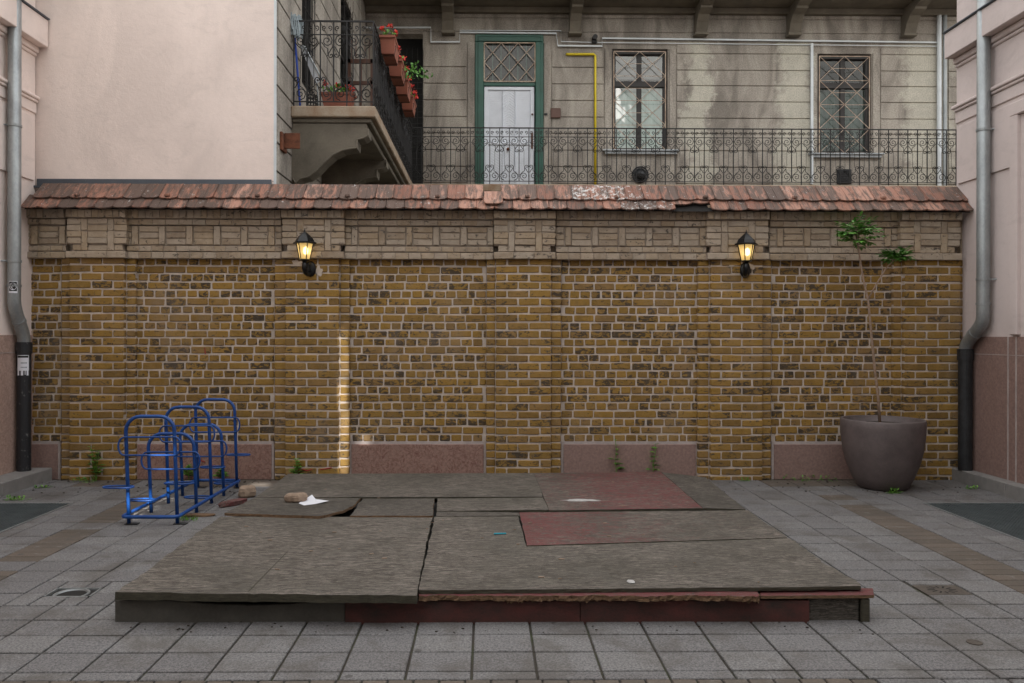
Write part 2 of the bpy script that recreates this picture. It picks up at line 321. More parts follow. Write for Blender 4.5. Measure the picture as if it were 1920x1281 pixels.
# ------------------------------------------------------------------ mesh builder
class MB:
    def __init__(s): s.v = []; s.f = []; s.mi = []; s.t = []; s.cm = 0; s.tint = (0.5, 0, 0)
    def pts(s, ps):
        n = len(s.v); s.v += [tuple(p) for p in ps]; s.t += [s.tint] * len(ps); return n
    def face(s, idx): s.f.append(tuple(idx)); s.mi.append(s.cm)
    def poly(s, ps): n = s.pts(ps); s.face(range(n, n + len(ps)))
    def box(s, x0, x1, y0, y1, z0, z1):
        n = s.pts([(x0, y0, z0), (x1, y0, z0), (x1, y1, z0), (x0, y1, z0), (x0, y0, z1), (x1, y0, z1), (x1, y1, z1), (x0, y1, z1)])
        for q in ((0, 3, 2, 1), (4, 5, 6, 7), (0, 1, 5, 4), (1, 2, 6, 5), (2, 3, 7, 6), (3, 0, 4, 7)): s.face([n + i for i in q])
    def cbox(s, x0, x1, y0, y1, z0, z1, c=0.01):      # chamfered box
        x0, x1 = min(x0, x1), max(x0, x1); y0, y1 = min(y0, y1), max(y0, y1); z0, z1 = min(z0, z1), max(z0, z1)
        c = min(c, (x1 - x0) * .4, (y1 - y0) * .4, (z1 - z0) * .4)
        rings = [(z0, c), (z0 + c, 0), (z1 - c, 0), (z1, c)]; loops = []
        for z, i in rings:
            a0, a1, b0, b1 = x0 + i, x1 - i, y0 + i, y1 - i; k = c
            loops.append([(a0 + k, b0, z), (a1 - k, b0, z), (a1, b0 + k, z), (a1, b1 - k, z), (a1 - k, b1, z), (a0 + k, b1, z), (a0, b1 - k, z), (a0, b0 + k, z)])
        s.loft(loops, caps=True)
    def loft(s, loops, caps=False, closed=True):
        k = len(loops[0]); ns = [s.pts(l) for l in loops]
        for a, b in zip(ns, ns[1:]):
            for i in range(k if closed else k - 1):
                j = (i + 1) % k; s.face((a + i, a + j, b + j, b + i))
        if caps: s.face([ns[0] + i for i in reversed(range(k))]); s.face([ns[-1] + i for i in range(k)])
    def tube(s, ps, r, k=6, caps=True, closed=False, radii=None):
        ps = [Vector(p) for p in ps]; n = len(ps); loops = []; nrm = None
        for i, p in enumerate(ps):
            if closed: d = ps[(i + 1) % n] - ps[i - 1]
            else: d = ps[min(i + 1, n - 1)] - ps[max(i - 1, 0)]
            if d.length < 1e-9: d = Vector((0, 0, 1))
            d.normalize()
            if nrm is None:
                nrm = d.cross(Vector((0, 0, 1)) if abs(d.z) < 0.9 else Vector((0, 1, 0))).normalized()
            nrm = (nrm - d * nrm.dot(d)); nrm = nrm.normalized() if nrm.length > 1e-6 else d.orthogonal().normalized()
            bn = d.cross(nrm); rr = radii[i] if radii else r
            loops.append([p + (nrm * math.cos(2 * math.pi * (q + .5) / k) + bn * math.sin(2 * math.pi * (q + .5) / k)) * rr for q in range(k)])
        if closed: loops.append(loops[0])
        s.loft(loops, caps=caps and not closed)
    def cyl(s, p0, p1, r, k=12): s.tube([p0, p1], r, k)
    def lathe(s, c, prof, k=24, caps=True):
        s.loft([[(c[0] + r * math.cos(2 * math.pi * i / k), c[1] + r * math.sin(2 * math.pi * i / k), c[2] + z) for i in range(k)] for r, z in prof], caps=caps)
    def prism(s, pts2, fn, d0, d1):      # pts2 outline mapped by fn(u, v, d)
        a = [fn(u, v, d0) for u, v in pts2]; b = [fn(u, v, d1) for u, v in pts2]; s.loft([a, b], caps=True)
    def brick(s, x0, x1, z0, z1, yb, yf, c=0.005, jit=0.003, k=0.008):
        j = lambda: rnd.uniform(-jit, jit)
        x0 += j(); x1 += j(); z0 += j(); z1 += j(); yf += rnd.uniform(-0.004, 0.003)
        def ring(i, y):
            a0, a1, b0, b1 = x0 + i, x1 - i, z0 + i, z1 - i; q = min(k, (a1 - a0) * .3, (b1 - b0) * .3)
            return [(a0 + q, b0), (a1 - q, b0), (a1, b0 + q), (a1, b1 - q), (a1 - q, b1), (a0 + q, b1), (a0, b1 - q), (a0, b0 + q)], y
        js = [(j(), j()) for _ in range(8)]
        loops = []
        for i, y in ((0, yb), (0, yf + c), (c, yf)):
            pts, yy = ring(i, y); loops.append([(p[0] + d[0], yy, p[1] + d[1]) for p, d in zip(pts, js)])
        s.loft(loops); n = len(s.v) - 8; s.face([n + i for i in range(8)])
    def build(s, name, mats, parent=None, smooth=False, origin=None):
        me = bpy.data.meshes.new(name)
        off = Vector((0, 0, 0))
        if parent is not None:
            p = parent
            while p is not None: off += p.location; p = p.parent
        o = bpy.data.objects.new(name, me)
        if parent is None and origin is not None: off = Vector(origin); o.location = off
        me.from_pydata([(a - off.x, b - off.y, c - off.z) for a, b, c in s.v], [], s.f)
        if not isinstance(mats, (list, tuple)): mats = [mats]
        for m in mats: me.materials.append(M[m] if isinstance(m, str) else m)
        if len(mats) > 1: me.polygons.foreach_set('material_index', s.mi)
        at = me.attributes.new('tint', 'FLOAT_COLOR', 'POINT')
        at.data.foreach_set('color', [x for t in s.t for x in (t[0], t[1], t[2], 1.0)])
        if smooth: me.polygons.foreach_set('use_smooth', [True] * len(me.polygons))
        me.update(); C.objects.link(o)
        if parent is not None: o.parent = parent
        return o
def tag(o, label=None, cat=None, group=None, kind=None):
    if label: o['label'] = label
    if cat: o['category'] = cat
    if group: o['group'] = group
    if kind: o['kind'] = kind
    return o
def thing(name, loc, label, cat, group=None):
    o = bpy.data.objects.new(name, None); C.objects.link(o); o.location = loc; o.empty_display_size = 0.1
    return tag(o, label, cat, group)
def tintr(soot=0.35):
    q = rnd.random(); return (rnd.random(), 1.0 if q < .07 else (.75 if q < .28 else rnd.random() * 0.45), 0)

def tintp():
    q = rnd.random(); return (rnd.random(), .8 if q < .10 else rnd.random() * 0.35, 0)
# ================================================================== setting: ground
XL = -5.31; XR = XW(1793, 0.06)
YEND = 0.08                     # plane of the pink end wall
g = MB(); g.poly([(-30, -30, -0.014), (30, -30, -0.014), (30, 30, -0.014), (-30, 30, -0.014)])
tag(g.build('ground', 'joint'), kind='structure')
KERB_L = XW(100, -0.1); KERB_R = XW(1783, -0.1)
def tY(t): return t - 9.34
# grates and drains leave holes in the slab grid
GR_L = (XL + 0.22, PZ(138, 943).x, tY(5.9), PZ(138, 943).y)
GR_R = (PZ(1730, 943).x, XR - 0.14, tY(5.9), PZ(1730, 943).y)
dl = PZ(137, 1110); DR_L = (dl.x - 0.15, dl.x + 0.15, dl.y - 0.09, dl.y + 0.09)
dr = PZ(1766, 1105); DR_R = (dr.x - 0.15, dr.x + 0.15, dr.y - 0.10, dr.y + 0.10)
holes = [GR_L, GR_R, DR_L, DR_R]
def split(rect, hs):
    rs = [rect]
    for h in hs:
        out = []
        for (a, b, c, d) in rs:
            if h[0] >= b or h[1] <= a or h[2] >= d or h[3] <= c: out.append((a, b, c, d)); continue
            if h[0] > a: out.append((a, h[0], c, d))
            if h[1] < b: out.append((h[1], b, c, d))
            x0, x1 = max(a, h[0]), min(b, h[1])
            if h[2] > c: out.append((x0, x1, c, h[2]))
            if h[3] < d: out.append((x0, x1, h[3], d))
        rs = out
    return [r for r in rs if r[1] - r[0] > 0.03 and r[3] - r[2] > 0.03]
pv = MB()
def slab(a, b, c, d, brown=False, gap=0.007):
    for (x0, x1, y0, y1) in split((a, b, c, d), holes):
        pv.tint = (rnd.random(), 0, 0); pv.cm = 1 if brown else 0
        z = rnd.uniform(-0.0025, 0.0015); q = 0.004; gp = gap
        n = pv.pts([(x0 + gp, y0 + gp, -0.013), (x1 - gp, y0 + gp, -0.013), (x1 - gp, y1 - gp, -0.013), (x0 + gp, y1 - gp, -0.013),
                    (x0 + gp, y0 + gp, z - q), (x1 - gp, y0 + gp, z - q), (x1 - gp, y1 - gp, z - q), (x0 + gp, y1 - gp, z - q),
                    (x0 + gp + q, y0 + gp + q, z), (x1 - gp - q, y0 + gp + q, z + rnd.uniform(-.001, .001)), (x1 - gp - q, y1 - gp - q, z), (x0 + gp + q, y1 - gp - q, z)])
        for k in (0, 4):
            for i in range(4): j = (i + 1) % 4; pv.face((n + k + i, n + k + j, n + k + 4 + j, n + k + 4 + i))
        pv.face((n + 8, n + 9, n + 10, n + 11))
px_, ry = 0.324, 0.243
ybrown = tY(3.864)
rows = [ybrown, ybrown + 0.098]
while rows[-1] < -0.3: rows.append(rows[-1] + ry)
rows[-1] = -0.13
for i in range(len(rows) - 1):
    for k in range(-17, 18):
        a = -0.07 + px_ * k; b = a + px_
        a2, b2 = max(a, KERB_L - 0.02), min(b, KERB_R + 0.02)
        if b2 - a2 < 0.03: continue
        mid = (rows[i] + rows[i + 1]) / 2
        if k in (11, -11) and rows[i] > ybrown + 0.5 and mid < tY(8.45) and rnd.random() > 0.07:
            n = 2
            for q in range(n): slab(a2, b2, rows[i] + (rows[i + 1] - rows[i]) * q / n, rows[i] + (rows[i + 1] - rows[i]) * (q + 1) / n, True, 0.004)
        elif mid > -0.38 and rnd.random() < 0.5: slab(a2, b2, rows[i], rows[i + 1], True)
        else: slab(a2, b2, rows[i], rows[i + 1], gap=rnd.uniform(0.004, 0.0075) if rows[i] > tY(4.6) else 0.0065)
y = ybrown                       # brown band crossing in front, then plain slabs behind the camera
for r_ in range(2):
    x = -5.1
    while x < PZ(1632, 1276).x: slab(x, x + 0.125, y - 0.17, y, True, 0.005); x += 0.125
    while x < 5.3: slab(x, min(x + 0.324, 5.3), y - 0.17, y); x += 0.324
    y -= 0.17
while y > -12.8:
    for k in range(-16, 17): slab(-0.07 + px_ * k, -0.07 + px_ * (k + 1), y - ry, y)
    y -= ry
tag(pv.build('paving', ['paver', 'paver_brown']), kind='structure')
# strip of soil and crumbs in the corner at the wall foot is the ground sheet itself

# ================================================================== brick wall
wall = thing('brick_wall', (0, 0, 0), 'long ochre brick courtyard wall with pilasters and a clay tiled coping', 'wall')
YP, YS = -0.12, -0.06
PITCH = 0.0938; Z0 = ZW(492.4, 0.0)          # centre of the first course under the cornice
BH = 0.0755
ZPL = ZW(828, 0.0)                            # top of the marble plinth
pil = [(115, 130, 232, 254), (515, 535, 635, 655), (912, 930, 1033, 1052), (1309, 1333, 1430, 1446), (1675, 1696, 1801, 1809)]
def course_z(k): return Z0 - k * PITCH
ZTOP = ZW(487, 0)
def panel(pa, pb, idx):
    x0, x1 = XW(pa, 0), XW(pb, 0)
    m = MB(); m.cm = 0; zb = ZPL + 0.02
    m.poly([(x0, 0, zb - .03), (x1, 0, zb - .03), (x1, 0, ZTOP + .03), (x0, 0, ZTOP + .03)]); m.cm = 1
    for k in range(0, 24):
        zc = course_z(k)
        if zc - BH / 2 < zb - 0.04: break
        head = k % 2 == 0; p = 0.127 if head else 0.2476
        x = x0 + (rnd.uniform(-0.05, 0.02) if head else rnd.uniform(-0.2, -0.03)) * 1.0
        x = x0 + [(-0.02), (-0.155)][k % 2] + (0.06 if (k // 2) % 2 else 0) + rnd.uniform(-.012, .012)
        while x < x1:
            w_ = p + rnd.uniform(-0.007, 0.007)
            if rnd.random() < 0.03: w_ = 0.127 if not head else 0.09
            a, b = max(x, x0 + 0.003), min(x + w_ - 0.0175, x1 - 0.003)
            if b - a > 0.03:
                m.tint = tintr(0.4); dz = rnd.uniform(-0.002, 0.002)
                m.brick(a, b, zc - BH / 2 + dz, zc + BH / 2 + dz, 0.01, -0.009, c=0.006)
            x += w_
    m.build('wall_panel', ['mortar', 'brick'], wall)
def pilaster(p):
    a0, a1, a2, a3 = [XW(q, YP if i in (1, 2) else YS) for i, q in enumerate(p)]
    m = MB(); m.cm = 0
    m.box(a0 + .004, a3 - .004, YS + .007, 0.02, -0.01, ZTOP + .02); m.box(a1 + .004, a2 - .004, YP + .007, YS + .007, -0.01, ZTOP + .02)
    m.cm = 1; k = 0
    while True:
        zc = course_z(k) + 0.002
        if zc < -0.025: break
        zb_, zt = max(zc - BH / 2 + .0005, -.01), zc + BH / 2 - .0005
        x = a1; wd = a2 - a1
        cuts = [0, .4, .8, 1] if k % 2 else [0, .2, .6, 1]
        for c0, c1 in zip(cuts, cuts[1:]):
            s = rnd.uniform(-.006, .006)
            m.tint = tintp(); m.brick(a1 + wd * c0 + (0.009 if c0 else 0), a1 + wd * c1 - (0.009 if c1 < 1 else 0), zb_, zt, -0.02, YP - .003, c=.006)
        m.tint = tintp(); m.brick(a0, a1 - 0.008, zb_, zt, 0.02, YS - .003, c=.006)
        m.tint = tintp(); m.brick(a2 + 0.008, a3, zb_, zt, 0.02, YS - .003, c=.006)
        k += 1
    m.build('pilaster', ['mortar', 'brick'], wall)
gaps = [(48, 115), (254, 515), (655, 912), (1052, 1309), (1446, 1675)]
for i, (a, b) in enumerate(gaps): panel(a, b, i)
for p in pil: pilaster(p)
for i, (a, b) in enumerate(gaps):
    x0, x1 = XW(a, 0), XW(b, 0); m = MB()
    m.cbox(x0 + 0.03, x1 - 0.03, -0.022, 0.02, -0.014, ZPL - 0.03, 0.004)
    o = m.build('plinth_slab', 'marble' if i in (1, 2) else 'marble2', wall)
    if i == 2: o['label'] = 'marble plinth slab with dark red veins'
    m = MB(); m.box(x0, x1, -0.012, 0.015, -0.014, ZPL + .004); m.build('plinth_mortar', 'mortar_pale', wall)
# core behind
m = MB(); m.box(XL + 0.002, XR - .02, 0.021, YEND - .01, -0.01, 3.2); m.build('wall_core', 'mortar_dark', wall)

# cornice
co = MB()
def zpx(py): return ZW(py, -0.09)
def row(xa, xb, ya, yb, yback, yf, wpx=20, jit=0.002, soldier=False):
    x0, x1 = xa, xb; co.cm = 0; z1, z0 = zpx(ya), zpx(yb); x = x0
    co.box(x0 + .003, x1 - .003, yf + .009, yback, z0 + .002, z1 - .002); co.cm = 1
    while x < x1 - 0.02:
        w_ = wpx * 0.0062 + rnd.uniform(-.006, .006); b = min(x + w_, x1)
        if x1 - b < 0.03: b = x1
        co.tint = (rnd.random(), rnd.random() * .6, 0)
        co.brick(x + .0035, b - .0035, z0 + .004, z1 - .004, yback - .001, yf, c=.005, jit=jit, k=.006); x = b
def blk(xa, xb, ya, yb, yback, yf):
    z1, z0 = zpx(ya), zpx(yb); co.cm = 1; co.tint = (rnd.random(), rnd.random() * .6, 0)
    co.brick(xa + .003, xb - .003, z0 + .003, z1 - .003, yback, yf, c=.005, k=.006)
secs = [(45, 122, 0), (122, 235, 1), (235, 527, 0), (527, 645, 1), (645, 925, 0), (925, 1042, 1), (1042, 1326, 0), (1326, 1443, 1), (1443, 1690, 0), (1690, 1804, 1), (1804, 1812, 2)]
for a, b, kind in secs:
    off = -0.085 if kind == 1 else 0.0; Yq = -0.09 + off
    xa, xb = XW(a, Yq), XW(b, Yq); YB = 0.02
    if kind == 2:
        row(xa, xb, 399, 487, YB, -0.05); continue
    row(xa, xb, 474, 487, YB, -0.095 + off, wpx=24 if kind == 0 else 38)
    ins = XW(b, Yq) - XW(b - 9, Yq)
    i_ = ins if kind == 1 else 0
    row(xa, xb, 413 if kind == 0 else 399, 414 if kind == 0 else 400, YB, -0.06 + off)
    row(xa, xb, 385, 412.3, YB, (-0.115 if kind == 0 else -0.185), wpx=12.5)
    s = 0.0062
    if kind == 0:
        row(xa, xb, 462, 473, YB, -0.072, wpx=23); row(xa, xb, 413, 424, YB, -0.092, wpx=25)
        co.cm = 0; co.box(xa, xb, -0.055, YB, zpx(461.5), zpx(424.5))
        x = xa + rnd.uniform(0.05, 0.12) - 51 * s
        while x < xb:
            v0, v1 = max(x, xa), min(x + 12 * s, xb)
            if v1 - v0 > .03: blk(v0, v1, 425.5, 460.5, YB, -0.083)
            h0, h1 = max(x + 13 * s, xa), min(x + 50 * s, xb)
            if h1 - h0 > .03:
                for q in range(3): blk(h0, h1, 425.5 + q * 11.8, 425.5 + (q + 1) * 11.8 - .6, YB, -0.070)
            x += 51 * s
    else:
        wd = xb - xa; v1c, v2c = xa + wd * .29, xa + wd * .73; hw = 6 * s
        co.cm = 0; co.box(xa + .01, xb - .01, -0.085 - 0.045, YB, zpx(461), zpx(412.5)); co.box(xa + i_, xb - i_, -0.085 - 0.035, YB, zpx(473.6), zpx(461))
        for q in range(4):
            ya_, yb_ = 413 + q * 11.9, 413 + (q + 1) * 11.9 - .5
            for (h0, h1) in ((xa, v1c - hw), (v1c + hw, v2c - hw), (v2c + hw, xb)): blk(h0, h1, ya_, yb_, YB, -0.145 + (-.01 if q == 3 and h0 > xa and h1 < xb else 0))
        for vc in (v1c, v2c): blk(vc - hw, vc + hw, 413, 436, YB, -0.142); blk(vc - hw, vc + hw, 436.5, 473, YB, -0.15)
        for (h0, h1) in ((xa + i_, v1c - hw), (v1c + hw, v2c - hw), (v2c + hw, xb - i_)): blk(h0, h1, 461.5, 473, YB, -0.132)
co.build('cornice', ['mortar_dark', 'tan'], wall)

# tile coping
rf = MB()
E0 = Vector((0, -0.275, ZW(396.5, -0.275))); E1 = Vector((0, YEND - 0.005, ZW(354, YEND - .005)))
sl = (E1 - E0).normalized(); nn = Vector((0, -sl.z, sl.y)); 
if nn.z < 0: nn = -nn
LEN = (E1 - E0).length
rf.cm = 1; rf.poly([(XL + .05, -0.245, E0.z + .012), (XR - .02, -0.245, E0.z + .012), (XR - .02, YEND - .01, E1.z - .03), (XL + .05, YEND - .01, E1.z - .03)])
rf.cm = 0
def tile(xc, wdt, s0, s1, lift, rot=0.0, tint=None, mb=None, tilt=0.0, skew=0.0):
    mb = mb or rf; mb.tint = tint or (rnd.random(), rnd.random() ** 2, 0)
    th = 0.015; prof = []
    K = 6
    for i in range(K + 1):
        u = -1 + 2 * i / K; prof.append((u * wdt / 2, s0 + 0.022 * u * u))
    prof += [(wdt / 2, s1), (-wdt / 2, s1)]
    def P(u, s, d):
        c_, s_ = math.cos(rot), math.sin(rot); sm = (s0 + s1) / 2
        uu = u * c_ - (s - sm) * s_ + skew * (s - s0); ss = sm + u * s_ + (s - sm) * c_
        base = E0 + sl * ss + nn * (lift + d + tilt * (s1 - s)); return Vector((xc + uu, base.y, base.z))
    mb.loft([[P(u, s, 0) for u, s in prof], [P(u, s, th) for u, s in prof]], caps=True)
    # raised side ribs
    for q in (-0.93, 0.0, 0.93):
        a = q * wdt / 2; f0 = s0 + 0.022 * q * q + .004
        mb.loft([[P(a - .006, f0, th - .001), P(a + .006, f0, th - .001), P(a + .006, s1, th - .001), P(a - .006, s1, th - .001)],
                 [P(a - .003, f0, th + .005), P(a + .003, f0, th + .005), P(a + .003, s1, th + .005), P(a - .003, s1, th + .005)]], caps=True)
WT = 0.2065
def x_at(px): return XW(px, -0.15)
for rowi, (s0, s1, lift, ph) in enumerate(((0.0, 0.27, 0.012, 0.0), (0.165, LEN, 0.034, 0.075))):
    x = XL + 0.13 + ph
    n = 0
    while x < XR - 0.11:
        pxx = 912 + x * 1490 / 9.1
        skip = (rowi == 1 and 908 < pxx < 940) or (rowi == 0 and 1262 < pxx < 1326)
        wht = 0.0
        if rowi == 1 and 1060 < pxx < 1200: wht = 0.75 if 1060 < pxx < 1160 else .4
        if rowi == 0 and 1165 < pxx < 1262: wht = 0.6
        drk = rnd.random() ** 1.8 if rnd.random() > .12 else 1.3
        if (905 < pxx < 1300) or pxx > 1330: drk *= 0.45
        if pxx < 700: drk = min(1, drk * .8 + .15)
        if not skip:
            tile(x, WT - .004, s0 + rnd.uniform(-.006, .006), s1, lift + rnd.uniform(0, .004), rot=rnd.uniform(-.02, .02), tint=(rnd.random(), drk, wht), tilt=0.03)
            if n % 5 == 2 and rowi == 1:
                pc = E0 + sl * (s0 + .035) + nn * (lift + .04); rf.cbox(x - .035, x + .02, pc.y - .02, pc.y + .03, pc.z - .015, pc.z + .018, .006)
        x += WT + rnd.uniform(-.002, .002); n += 1
    xe = x - WT + WT / 2; 
    if XR - .005 - xe > .05: tile((xe + XR - .005) / 2, XR - .009 - xe, s0, s1, lift, tint=(rnd.random(), .5, 0), tilt=.03)
tr_o = rf.build('tile_coping', ['tile', 'void'], wall)
# bits left in the gap of the lower row
m = MB(); bx = x_at(1290); tile(bx - .1, .26, .11, .27, .02, rot=.05, tint=(.8, .1, 0), mb=m); m.build('broken_tile', 'tile', wall); m = MB(); tile(bx + .13, .2, .13, .27, .022, rot=-.06, tint=(.6, .2, 0), mb=m)
m.build('broken_tile', 'tile', wall)
m = MB(); sx = x_at(924); tile(sx, WT + .008, .05, .30, .062, rot=.02, tint=(.95, .0, .1), mb=m)
tag(m.build('roof_tile', 'tile', origin=(sx, -.15, 3.2)), 'slipped clay roof tile lying lower than its neighbours below a gap in the coping', 'roof tile')

# ================================================================== wall lanterns
def lantern(px, label):
    base = PY(px, 500, YP); x = base.x; z0 = base.z
    L = thing('wall_lantern', (x, YP, z0), label, 'wall lamp', 'lit lanterns on the brick pilasters')
    s = 0.0061; cy = YP - 0.155
    Z = lambda py: ZW(py, cy)
    m = MB(); # oval back plate
    k = 16; cz = Z(500)
    m.loft([[(x + .035 + .062 * f * math.cos(2 * math.pi * i / k), yy, cz - .02 + .092 * f * math.sin(2 * math.pi * i / k)) for i in range(k)] for f, yy in ((1, YP - .004), (1, YP - .018), (.7, YP - .032))], caps=True)
    m.build('back_plate', 'lampblack', L, True)
    m = MB(); m.tube([(x + .03, YP - .02, cz - .05), (x + .02, YP - .07, cz - .085), (x, YP - .12, cz - .07), (x, cy, cz - .02), (x, cy, Z(489))], .013, 8, radii=[.02, .03, .028, .034, .024])
    m.build('bracket_arm', 'lampblack', L, True)
    lx = x; prof = lambda f, r: r
    zt, zb = Z(457), Z(489); rt_, rb = 16 * s, 9.5 * s
    m = MB(); m.lathe((lx, cy, 0), [(.02, Z(492)), (rb * .8, Z(490)), (rb * 1.12, zb + .002), (rb * 1.12, zb - .012 + .02), (rb, zb + .012)], 6)
    for i in range(6):
        a = math.pi / 3 * i
        m.tube([(lx + rb * math.cos(a), cy + rb * math.sin(a), zb), (lx + rt_ * math.cos(a), cy + rt_ * math.sin(a), zt)], .0065, 4)
    m.build('lamp_frame', 'lampblack', L)
    m = MB(); m.lathe((lx, cy, 0), [(21.5 * s, Z(458.5)), (22 * s, Z(456)), (18 * s, Z(454.5)), (15 * s, Z(448)), (8 * s, Z(441)), (2.5 * s, Z(436))], 6)
    m.build('lamp_cap', 'lampblack', L)
    m = MB(); m.lathe((lx, cy, 0), [(.010, Z(438)), (.014, Z(437)), (.007, Z(435.5)), (.011, Z(434)), (.004, Z(432)), (.006, Z(431)), (.001, Z(429))], 8)
    m.build('finial', 'lampblack', L, True)
    for i in range(6):
        a, b = math.pi / 3 * i, math.pi / 3 * (i + 1); m = MB()
        q = .94
        m.poly([(lx + q * rb * math.cos(a), cy + q * rb * math.sin(a), zb + .01), (lx + q * rb * math.cos(b), cy + q * rb * math.sin(b), zb + .01),
                (lx + q * rt_ * math.cos(b), cy + q * rt_ * math.sin(b), zt), (lx + q * rt_ * math.cos(a), cy + q * rt_ * math.sin(a), zt)])
        m.build('glass_pane', 'lampglass', L)
    m = MB(); m.lathe((lx + .012, cy, (zt + zb) / 2 + .012), [(.004, -.045), (.022, -.035), (.03, -.005), (.024, .03), (.006, .045)], 12); m.build('bulb', 'bulb', L, True)
    return L
lantern(577, 'lit black wall lantern on the second brick pilaster, above the bike rack side')
lantern(1391, 'lit black wall lantern on the fourth brick pilaster, towards the potted sapling')

def strokes(pl, mat, Y, r_=.006):
    for ln in pl:
        m = MB(); m.tube([PY(a, b, Y) for a, b in ln], r_, 5); m.build('paint_mark', mat, wall)
strokes([[(371, 862), (384, 866)], [(392, 872), (412, 876)], [(366, 838), (369, 846), (366, 850)]], 'redpaint', -.024)
strokes([[(384, 652), (385, 664)]], 'redpaint', -.010)
strokes([[(567, 880), (575, 883), (585, 880)], [(600, 881), (622, 877)]], 'redpaint', -.124)
def smear(px, py, w_, h_, seed):
    r2 = random.Random(seed); c_ = PY(px, py, YP - .0045); m = MB(); n = 18
    f = [1 + .35 * r2.uniform(-1, 1) for _ in range(n)]
    a = [(c_.x + w_ * f[i] * math.cos(2 * math.pi * i / n), YP - .004, c_.z + h_ * f[i] * math.sin(2 * math.pi * i / n)) for i in range(n)]
    m.loft([a, [(x, YP - .0065, z) for x, y, z in a]], caps=True); m.build('mortar_smear', 'mortar', wall)
smear(556, 496, .06, .05, 1); smear(598, 508, .035, .055, 2); smear(1374, 492, .06, .05, 3); smear(1408, 500, .04, .035, 4)
# ================================================================== apartment building behind
YF = 6.96; YR = 5.86; XWING = XW(516, YEND); YG = 0.73
ZFL = ZW(345, YR)                                 # gallery floor
apt = thing('apartment_building', (0, YF, 0), 'grey rusticated apartment house with open gallery and a pink end wall, behind the brick wall', 'building')
# pink end wall
m = MB(); m.poly([(XL - .5, YEND, 2.9), (XWING, YEND, 2.9), (XWING, YEND, 9.5), (XL - .5, YEND, 9.5)])
m.build('end_wall', 'pink', apt)
m = MB(); m.box(XWING - .02, XWING + .006, YEND - .006, YEND + .02, 2.9, 9.5); m.build('corner_bead', 'whitepl', apt)
m = MB(); fz = ZW(341, YEND); m.box(XL + .02, XW(509, YEND), YEND - .02, YEND - .001, fz - .07, fz + .012); m.box(XL - .02, XW(509, YEND), YEND - .05, YEND - .0205, fz - .095, fz - .072)
for i in range(7): q = XL + .15 + i * .44; m.tube([(q, YEND - .021, fz - .01), (q, YEND - .026, fz - .01)], .006, 6)
m.build('flashing', 'flash', apt)
# wing wall (faces right) with grooves and tall barred windows
m = MB()
ypW = [(10.75, 11.45), (13.6, 14.7)]
WZ0, WZ1 = ZFL - .02, 8.2
ys = [YEND + .02, tY(10.75), tY(11.45), tY(13.6), tY(14.7), YF]
m.poly([(XWING, ys[0], 2.5), (XWING, ys[-1], 2.5), (XWING, ys[-1], ZFL + .5), (XWING, ys[0], ZFL + .5)])
for i in (0, 2, 4): m.poly([(XWING, ys[i], ZFL + .5), (XWING, ys[i + 1], ZFL + .5), (XWING, ys[i + 1], 9.5), (XWING, ys[i], 9.5)])
for i in (1, 3): m.poly([(XWING, ys[i], 7.6), (XWING, ys[i + 1], 7.6), (XWING, ys[i + 1], 9.5), (XWING, ys[i], 9.5)])
zz = 2.6
def xbox(mb, x0, x1, y0, y1, z0, z1): mb.cbox(x0, x1, y0, y1, z0, z1, .008)
while zz < 9.2:
    for (a, b) in ((ys[0], ys[1] - .12), (ys[2] + .12, ys[3] - .12), (ys[4] + .12, YF - .02)) if zz > ZFL + .3 else ((ys[0], YF - .02),):
        xbox(m, XWING - .005, XWING + .018, a, b, zz, zz + .325)
    zz += .34
m.build('wing_wall', 'stucco', apt)
for (a, b) in ypW:
    y0, y1 = tY(a), tY(b); mw = MB(); xa = XWING + .012; xb = XWING - .12
    for (p, q, r_, s_) in ((y0, y0 + .06, ZFL + .5, 7.6), (y1 - .06, y1, ZFL + .5, 7.6), (y0, y1, 7.54, 7.6), (y0, y1, ZFL + .5, ZFL + .56), ((y0 + y1) / 2 - .03, (y0 + y1) / 2 + .03, ZFL + .5, 7.6), (y0, y1, 6.5, 6.56)):
        mw.box(XWING - .09, XWING - .03, p, q, r_, s_)
    wo = mw.build('wing_window', 'winframe', apt)
    mg = MB(); mg.poly([(XWING - .06, y0, ZFL + .5), (XWING - .06, y1, ZFL + .5), (XWING - .06, y1, 7.6), (XWING - .06, y0, 7.6)]); mg.build('pane', 'glass_dim', wo)
    mg = MB(); mg.box(XWING - 1.2, XWING - .095, y0 - .06, y1 + .06, ZFL + .3, 7.8); mg.build('dark_room', 'void', wo)
    mg = MB(); 
    for yy in (y0, y1): mg.poly([(XWING, yy, ZFL + .5), (XWING - .1, yy, ZFL + .5), (XWING - .1, yy, 7.6), (XWING, yy, 7.6)])
    for z_ in (ZFL + .5, 7.6): mg.poly([(XWING, y0, z_), (XWING, y1, z_), (XWING - .1, y1, z_), (XWING - .1, y0, z_)])
    mg.build('window_reveal', 'stucco', wo)
    mg = MB(); 
    for i in range(5): yy = y0 + (y1 - y0) * (i + .5) / 5; mg.tube([(XWING + .03, yy, ZFL + .5), (XWING + .03, yy, 7.6)], .007, 4)
    for i in range(8): z_ = ZFL + .55 + i * .33; mg.tube([(XWING + .03, y0, z_), (XWING + .03, y1, z_)], .006, 4)
    mg.build('window_bars', 'iron', wo)
